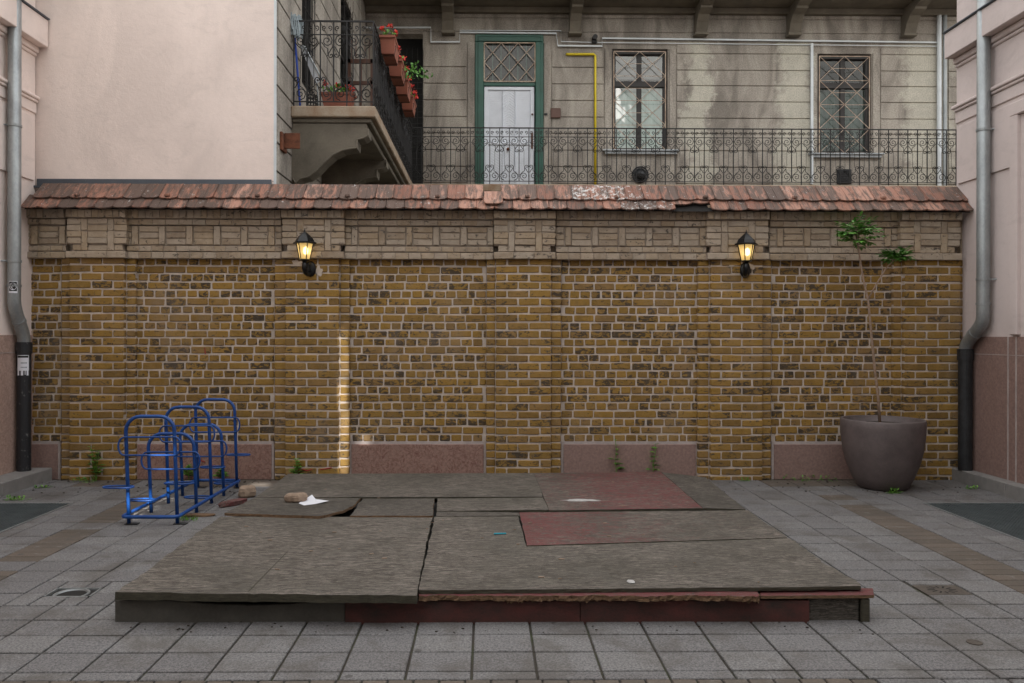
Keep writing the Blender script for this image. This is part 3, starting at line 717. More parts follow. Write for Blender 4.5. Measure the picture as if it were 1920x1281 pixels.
# facade plate with openings
def fx(px, Y=None): return XW(px, YF if Y is None else Y)
def fz_(py, Y=None, px=1200): return PY(px, py, YF if Y is None else Y).z
ops = {'dark': (fx(712), fx(792), ZFL - .3, fz_(66)), 'door': (fx(893), fx(1016), ZFL - .3, fz_(69)),
       'w1': (fx(1147), fx(1251), fz_(282), fz_(92)), 'w2': (fx(1532), fx(1633), fz_(287), fz_(99))}
FX0, FX1, FZ0, FZ1 = XWING, 13.0, 2.0, 12.0
fm = MB()
xsb = sorted({FX0, FX1, *[v for o in ops.values() for v in o[:2]]}); zsb = sorted({FZ0, FZ1, *[v for o in ops.values() for v in o[2:]]})
for x0, x1 in zip(xsb, xsb[1:]):
    for z0, z1 in zip(zsb, zsb[1:]):
        cx, cz = (x0 + x1) / 2, (z0 + z1) / 2
        if any(o[0] < cx < o[1] and o[2] < cz < o[3] for o in ops.values()): continue
        fm.poly([(x0, YF, z0), (x1, YF, z0), (x1, YF, z1), (x0, YF, z1)])
for o in ops.values():     # reveals
    d = .28
    fm.poly([(o[0], YF, o[2]), (o[0], YF + d, o[2]), (o[0], YF + d, o[3]), (o[0], YF, o[3])]); fm.poly([(o[1], YF, o[2]), (o[1], YF + d, o[2]), (o[1], YF + d, o[3]), (o[1], YF, o[3])])
    fm.poly([(o[0], YF, o[3]), (o[1], YF, o[3]), (o[1], YF + d, o[3]), (o[0], YF + d, o[3])]); fm.poly([(o[0], YF, o[2]), (o[1], YF, o[2]), (o[1], YF + d, o[2]), (o[0], YF + d, o[2])])
bands = [96, 128, 160, 191, 222, 251, 283, 314, 348]
for (pa, pb, top) in ((793, 874, 95), (1034, 1131, 97), (1268, 1519, 82), (1650, 1757, 88), (1777, 1900, 78)):
    prev = top
    bl = [96, 128, 159, 190, 221, 252, 283, 314, 345, 376] if pa < 1200 else [101, 132, 161, 191, 222, 251, 283, 314, 345, 376]
    for bb in bl:
        if bb - prev < 6: prev = bb; continue
        fm.cbox(fx(pa), fx(pb), YF - .022, YF + .01, fz_(bb) + .009, fz_(prev) - .009, .007); prev = bb
# plain surrounds
for (pa, pb, ya, yb) in ((876, 889, 82, 376), (1019, 1032, 82, 376), (1133, 1145, 92, 282), (1254, 1266, 92, 282), (1521, 1530, 98, 287), (1635, 1648, 98, 287)):
    fm.cbox(fx(pa), fx(pb), YF - .028, YF + .01, fz_(yb), fz_(ya), .008)
prev = 376
for (pa, pb) in ((686, 2000),):     # wide frieze bands above
    for (ya, yb) in ((62, 37), (36, 8), (7, -30)): fm.cbox(fx(pa), fx(pb), YF - .022, YF + .01, fz_(ya) + .008, fz_(yb) - .008, .007)
for (pa, pb) in ((1133, 1266), (1520, 1648)):
    fm.cbox(fx(pa), fx(pb), YF - .018, YF + .01, fz_(376), fz_(301), .007)
fm.build('facade', 'stucco', apt)
m = MB(); m.box(FX0 + .02, FX1 - .5, YF + 1.2, YF + 1.3, 2.5, 9); m.box(FX0 + .02, FX1 - .5, YF + .1, YF + 1.2, 8.2, 8.3)
m.build('dark_room', 'void', apt)
# door
dx0, dx1, dz0, dz1 = ops['door']
df = MB()
for k_, (o_, i_, yy0, yy1) in enumerate(((0, 16, YF - .035, YF + .12), (5, 16, YF - .055, YF - .03))):
    a0, a1 = fx(890 + o_), fx(1018 - o_); b0, b1 = fx(906), fx(1003); zt = fz_(67 + o_ * .9); zi = fz_(81)
    df.cbox(a0, b0, yy0, yy1, ZFL - .1, zi, .01); df.cbox(b1, a1, yy0, yy1, ZFL - .1, zi, .01); df.cbox(a0, a1, yy0, yy1, zi + .001, zt, .01)
df.cbox(fx(906), fx(1003), YF - .02, YF + .12, fz_(163), fz_(156), .008)
dfo = df.build('door_frame', 'green', apt)
tg = MB(); gy = YF - .03; x0, x1, z0, z1 = fx(907), fx(1002), fz_(155), fz_(83)
for a, b in (((x0, z0), (x1, z0)), ((x1, z0), (x1, z1)), ((x1, z1), (x0, z1)), ((x0, z1), (x0, z0))): tg.tube([(a[0], gy, a[1]), (b[0], gy, b[1])], .014, 4)
def lattice(mb, x0, x1, z0, z1, nx, nz, y, r=.0085):
    for i in range(-nz, nx + 1):
        for sgn in (1, -1):
            pts = []
            for q in range(0, nz + 1):
                u = i + q; 
                if 0 <= u <= nx: pts.append((u, q))
            if len(pts) > 1:
                f = (lambda u: u) if sgn == 1 else (lambda u: nx - u)
                mb.tube([(x0 + (x1 - x0) * f(pts[0][0]) / nx, y, z0 + (z1 - z0) * pts[0][1] / nz), (x0 + (x1 - x0) * f(pts[-1][0]) / nx, y, z0 + (z1 - z0) * pts[-1][1] / nz)], r, 4)
def lat2(mb, x0, x1, z0, z1, cx, cz, y, r=.0085):   # full diamond lattice with cx by cz diamonds
    w_, h_ = (x1 - x0), (z1 - z0)
    sx_, sz_ = w_ / cx, h_ / cz
    for sgn in (1, -1):
        for i in range(-cz, cx + 1):
            # line starting at (i,0) rising one cell per cell, clipped
            u0, q0 = i, 0; u1, q1 = i + cz, cz
            if u0 < 0: q0 -= u0; u0 = 0
            if u1 > cx: q1 -= (u1 - cx); u1 = cx
            if u1 - u0 < .1: continue
            g_ = (lambda u: x0 + u * sx_) if sgn == 1 else (lambda u: x1 - u * sx_)
            mb.tube([(g_(u0), y, z0 + q0 * sz_), (g_(u1), y, z0 + q1 * sz_)], r, 4)
lat2(tg, x0, x1, z0, z1, 3, 2, gy)
# half-offset diagonals
for i in range(3):
    xa, xb = x0 + (x1 - x0) * i / 3, x0 + (x1 - x0) * (i + 1) / 3
tg.build('transom_grille', 'grille', apt)
m = MB(); m.poly([(x0, YF + .03, z0), (x1, YF + .03, z0), (x1, YF + .03, z1), (x0, YF + .03, z1)])
m.build('transom_glass', 'glass_dim', apt)
m = MB()
for i in range(1, 6): q = x0 + (x1 - x0) * i / 6; m.box(q - .008, q + .008, YF + .045, YF + .06, z0, z1)
m.build('transom_bars', 'green', apt)
dm = MB(); lx0, lx1 = fx(907), fx(1001); lz0, lz1 = ZFL - .1, fz_(164); yl = YF + .03
dm.box(lx0, lx1, yl, yl + .05, lz0, lz1)
wd = lx1 - lx0
for (a, b) in ((0, .08), (.37, .375), (.62, .625), (.92, 1)): dm.cbox(lx0 + wd * a, lx0 + wd * b, yl - .03, yl, lz0, lz1, .006)
dm.cbox(lx0 + wd * .08, lx0 + wd * .92, yl - .03, yl, lz1 - .07, lz1, .006)
zpb = fz_(268); dm.cbox(lx0 + wd * .08, lx0 + wd * .92, yl - .03, yl, zpb - .05, zpb, .006)
zc = lz0     # herringbone boards in the middle strip and on the lower half
while zc < lz1 - .1:
    for (a, b, s_) in ((.38, .5, 1), (.5, .62, -1)):
        xa, xb = lx0 + wd * a, lx0 + wd * b; dz_ = .09
        z_a, z_b = (zc, zc + dz_) if s_ == 1 else (zc + dz_, zc)
        dm.loft([[(xa, yl - .001, z_a), (xb, yl - .001, z_b), (xb, yl - .001, z_b + .045), (xa, yl - .001, z_a + .045)], [(xa, yl - .006, z_a + .005), (xb, yl - .006, z_b + .005), (xb, yl - .006, z_b + .04), (xa, yl - .006, z_a + .04)]], caps=True)
        if zc < zpb - .15:
            for (aa, bb) in [(.08, .37) if s_ == 1 else (.63, .92)]:
                xa2, xb2 = lx0 + wd * aa, lx0 + wd * bb; d2 = .2
                z_a, z_b = (zc - .1, zc - .1 + d2) if s_ == -1 else (zc - .1 + d2, zc - .1)
                dm.loft([[(xa2, yl - .001, z_a), (xb2, yl - .001, z_b), (xb2, yl - .001, z_b + .045), (xa2, yl - .001, z_a + .045)], [(xa2, yl - .006, z_a + .005), (xb2, yl - .006, z_b + .005), (xb2, yl - .006, z_b + .04), (xa2, yl - .006, z_a + .04)]], caps=True)
    zc += .055
for (a, b) in ((.1, .35), (.65, .9)):      # louvred upper lights
    for i in range(24): z_ = zpb + .02 + i * (lz1 - .1 - zpb) / 24; dm.box(lx0 + wd * a, lx0 + wd * b, yl - .004, yl - .001, z_, z_ + .032)
dlf = dm.build('door_leaf', 'white', apt)
m = MB(); m.lathe((lx1 - .04, yl - .05, fz_(216)), [(.0, -.02), (.02, -.012), (.02, .012), (0, .02)], 10, False); m.build('door_knob', 'brownbox', dlf)
m = MB(); m.cbox(fx(995), fx(999), yl - .05, yl - .03, fz_(280), fz_(250), .004); m.build('door_handle', 'brownbox', dlf)
m = MB(); hc = PY(953, 280, yl - .03); m.lathe((hc.x, hc.y - .01, hc.z), [(.0, -.03), (.035, -.02), (.04, .0), (.02, .03), (0, .032)], 10, False); m.build('door_knocker', 'rust', dlf)
# windows
def window(name, key, curtain, glass, ztr, lab):
    x0, x1, z0, z1 = ops[key]; y = YF + .10
    m = MB()
    for (a, b, c, d) in ((x0, x0 + .085, z0, z1), (x1 - .085, x1, z0, z1), (x0, x1, z1 - .09, z1), (x0, x1, z0, z0 + .06), (x0, x1, ztr - .06, ztr + .06), ((x0 + x1) / 2 - .05, (x0 + x1) / 2 + .05, z0, z1)):
        m.cbox(a, b, y - .02 - (.02 if d - c < .2 else 0), y + .04, c, d, .006)
    wo = m.build(name, 'winframe', apt); wo['label'] = lab
    g_ = MB(); g_.poly([(x0, y + .01, z0), (x1, y + .01, z0), (x1, y + .01, z1), (x0, y + .01, z1)]); g_.build('pane', glass, wo)
    g_ = MB(); n = 26
    g_.loft([[(x0 + (x1 - x0) * i / n, y + .10 + .02 * math.sin(i * 1.7), z0) for i in range(n + 1)], [(x0 + (x1 - x0) * i / n, y + .10 + .02 * math.sin(i * 1.7), ztr) for i in range(n + 1)]], closed=False); g_.build('curtain', curtain, wo)
    g_ = MB(); gx0, gx1, gz0, gz1 = x0 + .03, x1 - .05, z0 + .01, z1 - .06; gy = YF - .02
    for a, b in (((gx0, gz0), (gx1, gz0)), ((gx1, gz0), (gx1, gz1)), ((gx1, gz1), (gx0, gz1)), ((gx0, gz1), (gx0, gz0))): g_.tube([(a[0], gy, a[1]), (b[0], gy, b[1])], .012, 4)
    lat2(g_, gx0, gx1, gz0, gz1, 2, 4, gy - .006, .0075)
    for i in range(1, 8): z_ = gz0 + (gz1 - gz0) * i / 8; a_, b_ = (gx0, gx1) if i % 2 == 0 else (gx0 + (gx1 - gx0) * .25, gx1 - (gx1 - gx0) * .25); g_.tube([(a_, gy, z_), (b_, gy, z_)], .006, 4)
    g_.build('window_grille', 'grille', wo)
    g_ = MB(); g_.cbox(x0 - .2, x1 + .22, YF - .12, YF + .02, z0 - .035, z0 - .005, .006); g_.cbox(x0 - .16, x1 + .18, YF - .08, YF + .02, z0 - .09, z0 - .036, .006); g_.build('window_sill', 'sillgrey', wo)
window('window', 'w1', 'curtain', 'glass', fz_(156), 'barred window with pale curtains, nearer the green door')
window('window', 'w2', 'curtain_dark', 'glass_dim', fz_(157), 'dark barred window, far right of the facade')
# dark doorway wire grid and gate
m = MB(); a0, a1 = ops['dark'][:2]
for i in range(9): x = a0 + (a1 - a0) * i / 8; m.tube([(x, YF - .01, ZFL), (x, YF - .01, ops['dark'][3] - .3)], .005, 4)
for i in range(22): z_ = ZFL + .12 * i; m.tube([(a0, YF - .01, z_), (a1, YF - .01, z_)], .005, 4)
m.build('wire_screen', 'iron', apt)
m = MB(); gt = tY(14.1); ga, gb = XWING + .02, XW(700, gt); gz = ZW(112, gt)
for (a, b, c, d) in ((ga, ga + .06, ZFL, gz), (gb - .06, gb, ZFL, gz), (ga, gb, gz - .07, gz), (ga, gb, gz - .45, gz - .39), (ga, gb, ZFL, ZFL + .08), ((ga + gb) / 2 - .02, (ga + gb) / 2 + .02, ZFL, gz)): m.box(a, b, gt, gt + .05, c, d)
for i in range(1, 6): x = ga + (gb - ga) * i / 6; m.tube([(x, gt, gz), (x, gt, gz + .35)], .008, 4)
m.build('gallery_gate', 'brownbox', apt)
# galleries
XE = XW(703, YG)      # outer edge of the side gallery
m = MB(); sl_t = ZFL; sl_b = ZFL - .14
m.cbox(XWING + .019, XE, YG, YR - .002, sl_b, sl_t, .012); m.cbox(XWING + .019, FX1, YR, YF - .023, sl_b, sl_t, .012)
m.build('gallery_slab', 'slab_edge', apt)
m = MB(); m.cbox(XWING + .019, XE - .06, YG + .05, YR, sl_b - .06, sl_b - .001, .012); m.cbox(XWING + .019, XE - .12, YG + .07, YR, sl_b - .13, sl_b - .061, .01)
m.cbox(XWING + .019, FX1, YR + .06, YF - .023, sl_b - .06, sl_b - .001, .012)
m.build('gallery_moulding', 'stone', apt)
prof_px = [(698, 236), (697, 243), (690, 252), (680, 257), (668, 260), (667, 276), (655, 277), (640, 280), (622, 289), (606, 303), (592, 318), (576, 330), (560, 334), (552, 342), (547, 334)]
prof = [(XW(p, YG), PY(p, q, YG).z) for p, q in prof_px]; ztopb = sl_b - .125
prof = [(XWING + .019, ztopb), (XE - .1, ztopb)] + [(min(x, XE - .1), min(z, ztopb - .01)) for x, z in prof] + [(XWING + .019, prof[-1][1])]
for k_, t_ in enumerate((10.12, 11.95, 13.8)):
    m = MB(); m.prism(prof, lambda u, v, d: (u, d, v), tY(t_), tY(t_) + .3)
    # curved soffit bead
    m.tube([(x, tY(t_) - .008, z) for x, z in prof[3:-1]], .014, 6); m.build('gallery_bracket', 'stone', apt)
# upper gallery with brackets over the facade
UZ = 8.45
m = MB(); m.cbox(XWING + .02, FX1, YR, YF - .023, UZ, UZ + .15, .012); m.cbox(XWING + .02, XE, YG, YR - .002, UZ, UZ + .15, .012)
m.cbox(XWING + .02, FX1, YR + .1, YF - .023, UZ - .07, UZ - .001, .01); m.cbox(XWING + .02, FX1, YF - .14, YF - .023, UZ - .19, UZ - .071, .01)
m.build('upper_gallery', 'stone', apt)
zbr = fz_(66)
brk = [(0, 0), (.16, 0), (.19, .1), (.24, .25), (.36, .42), (.55, .50), (.56, .56), (.72, .60), (.88, .68), (.9, .76)]
for pb in (840, 1076, 1310, 1483, 1697):
    m = MB(); xc = fx(pb); top = UZ - .071
    pr = [(YF - .023 - u, zbr + v * (top - zbr) / .76) for u, v in brk] + [(YF - .023, top)]
    m.prism(pr, lambda u, v, d: (d, u, v), xc - .115, xc + .115)
    pr2 = [(u - .004, v - .012) for u, v in pr[1:-1]]
    m.prism([(YF - .023, zbr - .05), (YF - .21, zbr - .05), (YF - .21, zbr - .001), (YF - .023, zbr - .001)], lambda u, v, d: (d, u, v), xc - .135, xc + .135)
    m.build('upper_bracket', 'stone', apt)
# facade extras that belong to it
m = MB()
def strip(pts, r=.016, Y=YF - .045): m.tube([PY(p, q, Y) for p, q in pts], r, 4)
strip([(686, 52), (808, 52), (808, 79), (862, 79), (862, 61), (1043, 63), (1046, 86), (1129, 87), (1129, 72), (1757, 80)], .021)
strip([(862, 57), (1052, 58), (1052, 78), (1120, 80), (1135, 80), (1757, 87)], .009)
m.build('cable_trunking', 'whitepl', apt)
m = MB(); strip([(1522, 82), (1522, 345)], .035, YF - .06); m.build('waste_pipe', 'whitepl', apt)
m = MB(); m.tube([PY(1761, -20, YF - .08), PY(1761, 350, YF - .08)], .045, 8); m.build('rain_pipe', 'whitepl', apt)
m = MB(); m.tube([PY(1772, -20, YF - .09), PY(1772, 350, YF - .09)], .04, 8); m.build('rain_pipe', 'zinc', apt)
m = MB(); m.tube([PY(1062, 102, YF - .03), PY(1066, 102, YF - .06), PY(1113, 102, YF - .06), PY(1116, 104, YF - .06), PY(1116, 350, YF - .06)], .026, 8)
m.build('gas_pipe', 'yellow', apt, True)
m = MB(); p = PY(1042, 212, YF - .06); m.cbox(p.x - .1, p.x + .1, YF - .07, YF - .022, p.z - .1, p.z + .1, .008); m.build('meter_box', 'brownbox', apt)
m = MB(); p = PY(1023, 215, YF); m.cbox(p.x - .035, p.x + .035, YF - .05, YF - .028, p.z - .02, p.z + .02, .006); m.build('door_bell', 'ink', apt)
m = MB(); p = PY(1115, 72, YF - .1); m.tube([(p.x, YF - .02, p.z + .02), (p.x, YF - .2, p.z)], .05, 10); m.cbox(p.x - .05, p.x + .05, YF - .1, YF - .02, p.z - .09, p.z - .03, .01); m.build('security_camera', 'ink', apt)
m = MB(); p = PY(1201, 327, YF - .08)
for r_ in (.16, .12, .08, .04): m.tube([(p.x + r_ * math.cos(2 * math.pi * i / 20), YF - .05, p.z + r_ * math.sin(2 * math.pi * i / 20)) for i in range(20)], .016, 6, closed=True)
m.lathe((p.x, YF - .03, p.z), [(.0, -.12), (.1, -.06), (.12, 0), (.1, .06), (0, .12)], 12, False); m.build('round_vent', 'castiron', apt)
m = MB(); p = PY(1583, 331, YF - .05); m.cbox(p.x - .15, p.x + .15, YF - .06, YF - .02, p.z - .15, p.z + .15, .01)
for i in range(7): z_ = p.z - .11 + i * .036; m.cbox(p.x - .12, p.x + .12, YF - .075, YF - .058, z_, z_ + .018, .004)
m.build('square_vent', 'castiron', apt)
m = MB(); m.cbox(XWING + .02, XW(1542, YF), YF - .05, YF - .024, ZFL, ZFL + .1, .006); m.build('skirting', 'flash', apt)
# rusty steel box on the wing corner
m = MB(); p0 = PX(527, 266, XWING + .03); yb = p0.y
m.cbox(XWING + .018, XWING + .05, yb - .02, yb + .2, ZW(283, yb), ZW(249, yb), .004); m.cbox(XWING + .05, XWING + .235, yb + .08, yb + .1, ZW(281, yb + .1), ZW(252, yb + .1), .003)
m.build('steel_bracket', 'rust', apt)

# railing
def spiral(c, r, turns, a0, sgn, n=14, r1=.12):
    return [(c[0] + r * (1 - (1 - r1) * i / n) * math.cos(a0 + sgn * 2 * math.pi * turns * i / n), c[1] + r * (1 - (1 - r1) * i / n) * math.sin(a0 + sgn * 2 * math.pi * turns * i / n)) for i in range(n + 1)]
RP = .1855
def rail_module(mb, org, dirv, long_bar):
    H = 1.07
    def P(u, v, d=0): return (org[0] + dirv[0] * u, org[1] + dirv[1] * u, org[2] + v)
    T = lambda pts, r=.0075: mb.tube([P(u, v) for u, v in pts], r, 3, caps=False)
    mb.tube([P(0, -.03), P(0, H)], .011, 4); mb.tube([P(RP, .06 if not long_bar else -.03), P(RP, H)], .011, 4)
    R_ = RP * .44
    for s_, x in ((1, RP * .5), (-1, RP * 1.5)):
        inner = x + s_ * 0
        # top big scroll, small counter scroll, thin stem
        for (zc, fl) in ((.82, 1), (.15, -1)):
            T(spiral((x, zc), R_, 1.6, math.pi / 2 * fl, -s_ * fl, 14))
            xe = RP + (0 if fl == 1 else (-s_ * RP))           # the heart centre bar
            xn = x + (.035 if s_ == (1 if fl == 1 else -1) else -.035) * 1
            c2 = (xe - (xe - x) * .42, zc - fl * .18)
            T([(x + (x - xe) * .8, zc - fl * .02), (x + (x - xe) * .3, zc - fl * .075), (x + (xe - x) * .12, zc - fl * .1), (x + (xe - x) * .15, zc - fl * .19)])
            T([(xe - (xe - x) * .15, zc - fl * .07), (xe - (xe - x) * .8, zc - fl * .16)] + spiral(c2, RP * .2, 1.1, math.pi if xe > x else 0, (1 if xe > x else -1) * fl, 8))
        T([(x, .34), (x, .64)], .0045)
        # frieze between the two top rails
        for q in (-1, 1): T(spiral((x + q * RP * .22, .985), RP * .2, 1.2, math.pi / 2 * -1, q, 8))
    for (u, v) in ((0, .82), (RP, .82), (0, .15), (RP, .15), (RP, .63), (0, .34)): mb.tube([P(u, v - .02), P(u, v + .02)], .014, 4)
def railing(p0, p1, name='railing'):
    mb = MB(); d = Vector(p1) - Vector(p0); L = d.length; d.normalize(); n = max(1, round(L / (2 * RP)))
    dd = (d.x * L / (n * 2 * RP), d.y * L / (n * 2 * RP))
    for i in range(n): rail_module(mb, (p0[0] + d.x * L * i / n, p0[1] + d.y * L * i / n, p0[2]), dd, i % 3 == 0)
    for v, r_ in ((1.07, .014), (.90, .008), (.05, .009)): mb.tube([(p0[0], p0[1], p0[2] + v), (p1[0], p1[1], p1[2] + v)], r_, 4)
    mb.tube([(p1[0], p1[1], p1[2] - .03), (p1[0], p1[1], p1[2] + 1.07)], .012, 4)
    return mb.build(name, 'iron', apt)
rz = ZFL + .01; xr0 = XE - .03
railing((XWING + .05, YG + .03, rz), (xr0, YG + .03, rz)); railing((xr0, YG + .03, rz), (xr0, YR + .0, rz)); railing((xr0, YR + .03, rz), (11.3, YR + .03, rz))

# ------------------------------------------------------------------ things on the gallery
def leaf(mb, p, d, n, L, W):
    d = d.normalized(); s = d.cross(n).normalized(); n = s.cross(d)
    a = p; b = p + d * L * .5 + s * W / 2 + n * L * .06; c = p + d * L; e = p + d * L * .5 - s * W / 2 + n * L * .06
    k = mb.pts([a, b, c - n * L * .1, e]); mb.face((k, k + 1, k + 2, k + 3))
def rv(): return Vector((rnd.gauss(0, 1), rnd.gauss(0, 1), rnd.gauss(0, 1))).normalized()
def clump(mb, c, rx, ry_, rz_, n, L, W):
    for _ in range(n):
        v = rv() * rnd.random() ** .4; p = Vector(c) + Vector((v.x * rx, v.y * ry_, v.z * rz_)); mb.tint = (rnd.random(), 0, 0)
        leaf(mb, p, (rv() + Vector((0, 0, .4))), rv(), L * rnd.uniform(.7, 1.2), W * rnd.uniform(.7, 1.2))
def planter_box(c, L, wid, hgt, axis, label, group, foliage, flowers, trail=False):
    t = thing('planter_box', (c[0], c[1], c[2]), label, 'flower box', group)
    m = MB(); sx_, sy_ = (L / 2, wid / 2) if axis == 'x' else (wid / 2, L / 2)
    def rect(f, z): return [(c[0] + a * sx_ * f, c[1] + b * sy_ * f, c[2] + z) for a, b in ((-1, -1), (1, -1), (1, 1), (-1, 1))]
    m.loft([rect(.8, 0), rect(.95, hgt * .85), rect(1.04, hgt * .86), rect(1.06, hgt), rect(.96, hgt), rect(.9, hgt * .8)], caps=True); m.build('box', 'terracotta', t)
    if axis == 'y':
        for q in (-.3, .3):
            m = MB(); m.tube([(c[0] - wid / 2 - .05, c[1] + L * q, c[2] + hgt + .02), (c[0] - wid * .1, c[1] + L * q, c[2] + hgt + .02), (c[0] + wid * .52, c[1] + L * q, c[2] + hgt * .5), (c[0] + wid * .4, c[1] + L * q, c[2] - .01), (c[0] - wid / 2, c[1] + L * q, c[2] - .01)], .005, 4); m.build('hanger', 'iron', t)
    m = MB(); clump(m, (c[0], c[1], c[2] + hgt + .05), sx_, sy_, .07, foliage, .06, .045)
    if trail: clump(m, (c[0] + .22, c[1] + .1, c[2] + hgt - .05), .2, .25, .14, foliage, .06, .04); clump(m, (c[0] + .42, c[1] + .1, c[2] + hgt - .1), .1, .1, .05, 14, .06, .04)
    m.build('foliage', 'weed' if not trail else 'leaf', t)
    for (ax, ay, az) in flowers:
        m = MB(); clump(m, (c[0] + ax, c[1] + ay, c[2] + hgt + az), .035, .035, .03, 26, .035, .03); m.build('flower_head', 'petal', t)
GB = 'terracotta flower boxes hung outside the gallery railing'
bxx = XE + .10
for i, (t_, fl, tr_, lb) in enumerate(((10.45, [(-.08, -.2, .12), (.03, -.25, .14), (.09, -.1, .1), (.1, .1, -.02)], False, 'nearest and topmost terracotta flower box hung on the gallery side railing'),
                            (11.35, [(.1, -.1, .08), (.12, .1, .0), (.05, -.2, .05)], True, 'second terracotta flower box on the gallery side railing, with leaves trailing right'),
                            (12.2, [(.1, -.1, .06), (.12, .15, .02)], False, 'third terracotta flower box on the gallery side railing, under the trailing leaves'),
                            (13.05, [(.1, -.1, .1), (.12, .0, .05), (.08, .1, .08)], False, 'lowest looking and farthest terracotta flower box on the gallery side railing'))):
    planter_box((bxx, tY(t_) + .3, ZFL + .82), .6, .2, .22, 'y', lb, GB, 70 if i else 60, fl, tr_)
pb = PY(635, 182, YG + .22)
planter_box((pb.x, YG + .2, ZFL + .005), .42, .2, .2, 'x', 'terracotta flower box standing on the gallery floor behind the end railing', None, 70,
            [(-.16, -.03, .12), (-.02, 0, .1), (.12, 0, .1), (.19, 0, .06)])
t = thing('mop', (PY(563, 190, YG + .1).x, YG + .1, ZFL), 'upturned string mop with blue handle leaning in the gallery corner', 'mop')
m = MB(); a = PY(563, 190, YG + .1); b = PY(552, 58, YG + .06); m.tube([(a.x, a.y, ZFL), b], .013, 8); m.build('handle', 'bluehandle', t)
m = MB(); b = Vector(b) + Vector((0, 0, .04))
for i in range(60):
    an = rnd.uniform(0, 2 * math.pi); rr = rnd.uniform(.04, .12); h = rnd.uniform(.07, .17)
    m.tube([b + Vector((0, 0, .0)), b + Vector((rr * .7 * math.cos(an), rr * .6 * math.sin(an), h)), b + Vector((rr * math.cos(an), rr * .7 * math.sin(an), h * .5)), b + Vector((rr * 1.05 * math.cos(an + .3), rr * .8 * math.sin(an), -rnd.uniform(.04, .15)))], .0085, 4)
m.build('strings', 'mop', t)
t = thing('folding_rack', (PY(600, 150, YG + .35).x, YG + .35, ZFL), 'pale folded clothes airer with grey tube leaning on the gallery wall', 'clothes airer')
y_ = YG + .35; m = MB(); q = [PY(563, 88, y_), PY(572, 86, y_), PY(600, 152, y_), PY(592, 158, y_)]
m.loft([[tuple(p) for p in q], [(p.x, p.y + .02, p.z) for p in q]], caps=True); m.build('panel', 'white', t)
m = MB(); m.tube([PY(562, 88, y_ - .02), PY(566, 85, y_ - .02), PY(572, 90, y_ - .02), PY(603, 148, y_ - .02)], .012, 6); m.tube([PY(594, 150, y_ + .01), (PY(598, 150, y_).x, y_ + .01, ZFL)], .01, 6); m.build('tube_leg', 'zinc', t)
bk = PY(585, 182, YG + .15); m = MB()
for z_ in (0, .05, .1, .15): m.tube([(bk.x + .07 * math.cos(k * math.pi / 6), bk.y + .07 * math.sin(k * math.pi / 6), ZFL + .012 + z_) for k in range(12)], .007, 4, closed=True)
for k in range(12): a = k * math.pi / 6; m.tube([(bk.x + .07 * math.cos(a), bk.y + .07 * math.sin(a), ZFL + .01), (bk.x + .07 * math.cos(a), bk.y + .07 * math.sin(a), ZFL + .17)], .006, 4)
tag(m.build('wire_basket', 'iron', origin=(bk.x, bk.y, ZFL)), 'small black wire basket on the gallery floor left of the flower box', 'basket')

# ================================================================== side buildings
def side_building(name, X, sgn, zf, zb, m1, m2, label, mat):
    # sgn=+1: building on the right (body towards +X)
    B = thing(name, (X, -4, 0), label, 'building'); H_ = 7.2; yn = -13.0; yf = YEND - .02 if sgn < 0 else 0.06
    w = MB(); s = sgn
    w.box(min(X, X + s * 12), max(X, X + s * 12), yn, yf, 1.6, H_); w.build('wall', mat, B)
    def P(a, b): return (min(X - s * a, X - s * b), max(X - s * a, X - s * b))
    q = MB(); x0, x1 = P(.012, -1.0); q.box(x0, x1, yn, yf - .005, -.01, 1.67); q.build('plinth', 'marble2' if sgn > 0 else 'marble_bounce', B)
    q = MB(); x0, x1 = P(.016, 0.010); q.box(x0, x1, yn, yf - .1, 1.47, 1.478)
    for yy in (tY(8.43), tY(8.3), tY(7.3)): q.box(x0, x1, yy, yy + .02, 0, 1.67)
    q.build('plinth_joint', 'mortar_pale', B)
    q = MB(); x0, x1 = P(.15, -.05); q.cbox(x0, x1, yn, yf, zb, zf, .006)
    x0, x1 = P(.05, -.05); q.cbox(x0, x1, yn, yf, zb - .07, zb - .001, .01); x0, x1 = P(.025, -.05); q.cbox(x0, x1, yn, yf, zb - .11, zb - .071, .01)
    q.build('ledge', mat, B)
    q = MB(); x0, x1 = P(.175, .0); q.cbox(x0, x1, yn, yf + .005, zf + .001, zf + .022, .006); q.build('flashing', 'flash', B)
    q = MB(); x0, x1 = P(.06, -.05); q.cbox(x0, x1, yn, yf + (.03 if s > 0 else 0), m1 - .04, m1, .01); x0, x1 = P(.04, -.05); q.cbox(x0, x1, yn, yf, m1 - .075, m1 - .041, .008)
    x0, x1 = P(.018, -.05); q.cbox(x0, x1, yn, yf, m2, m1 - .076, .006); q.build('string_course', mat, B)
    # window surround and window nearer the camera
    q = MB(); y1 = tY(8.38); y0 = tY(6.6)
    x0, x1 = P(.045, -.05)
    q.cbox(x0, x1, y1 - .12, y1, 1.69, m2 - .2, .008); q.cbox(x0, x1, y0, y0 + .12, 1.69, m2 - .2, .008); q.cbox(x0, x1, y0, y1, m2 - .199, m2 - .06, .008)
    x0, x1 = P(.02, -.05); 
    q.cbox(x0, x1, y1 + .001, yf - .05, ZW(342) - .0, m2 - .05, .004)
    q.build('window_surround', mat, B)
    q = MB(); x0, x1 = P(.01, -.05); q.box(x0, x1, y0 + .121, y1 - .121, 2.6, m2 - .2); 
    return B
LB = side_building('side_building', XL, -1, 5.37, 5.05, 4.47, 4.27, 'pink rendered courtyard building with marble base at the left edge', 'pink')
RB = side_building('side_building', XR, 1, 5.27, 4.97, 4.41, 4.20, 'mauve pink rendered courtyard building with granite base at the right edge', 'pink2')

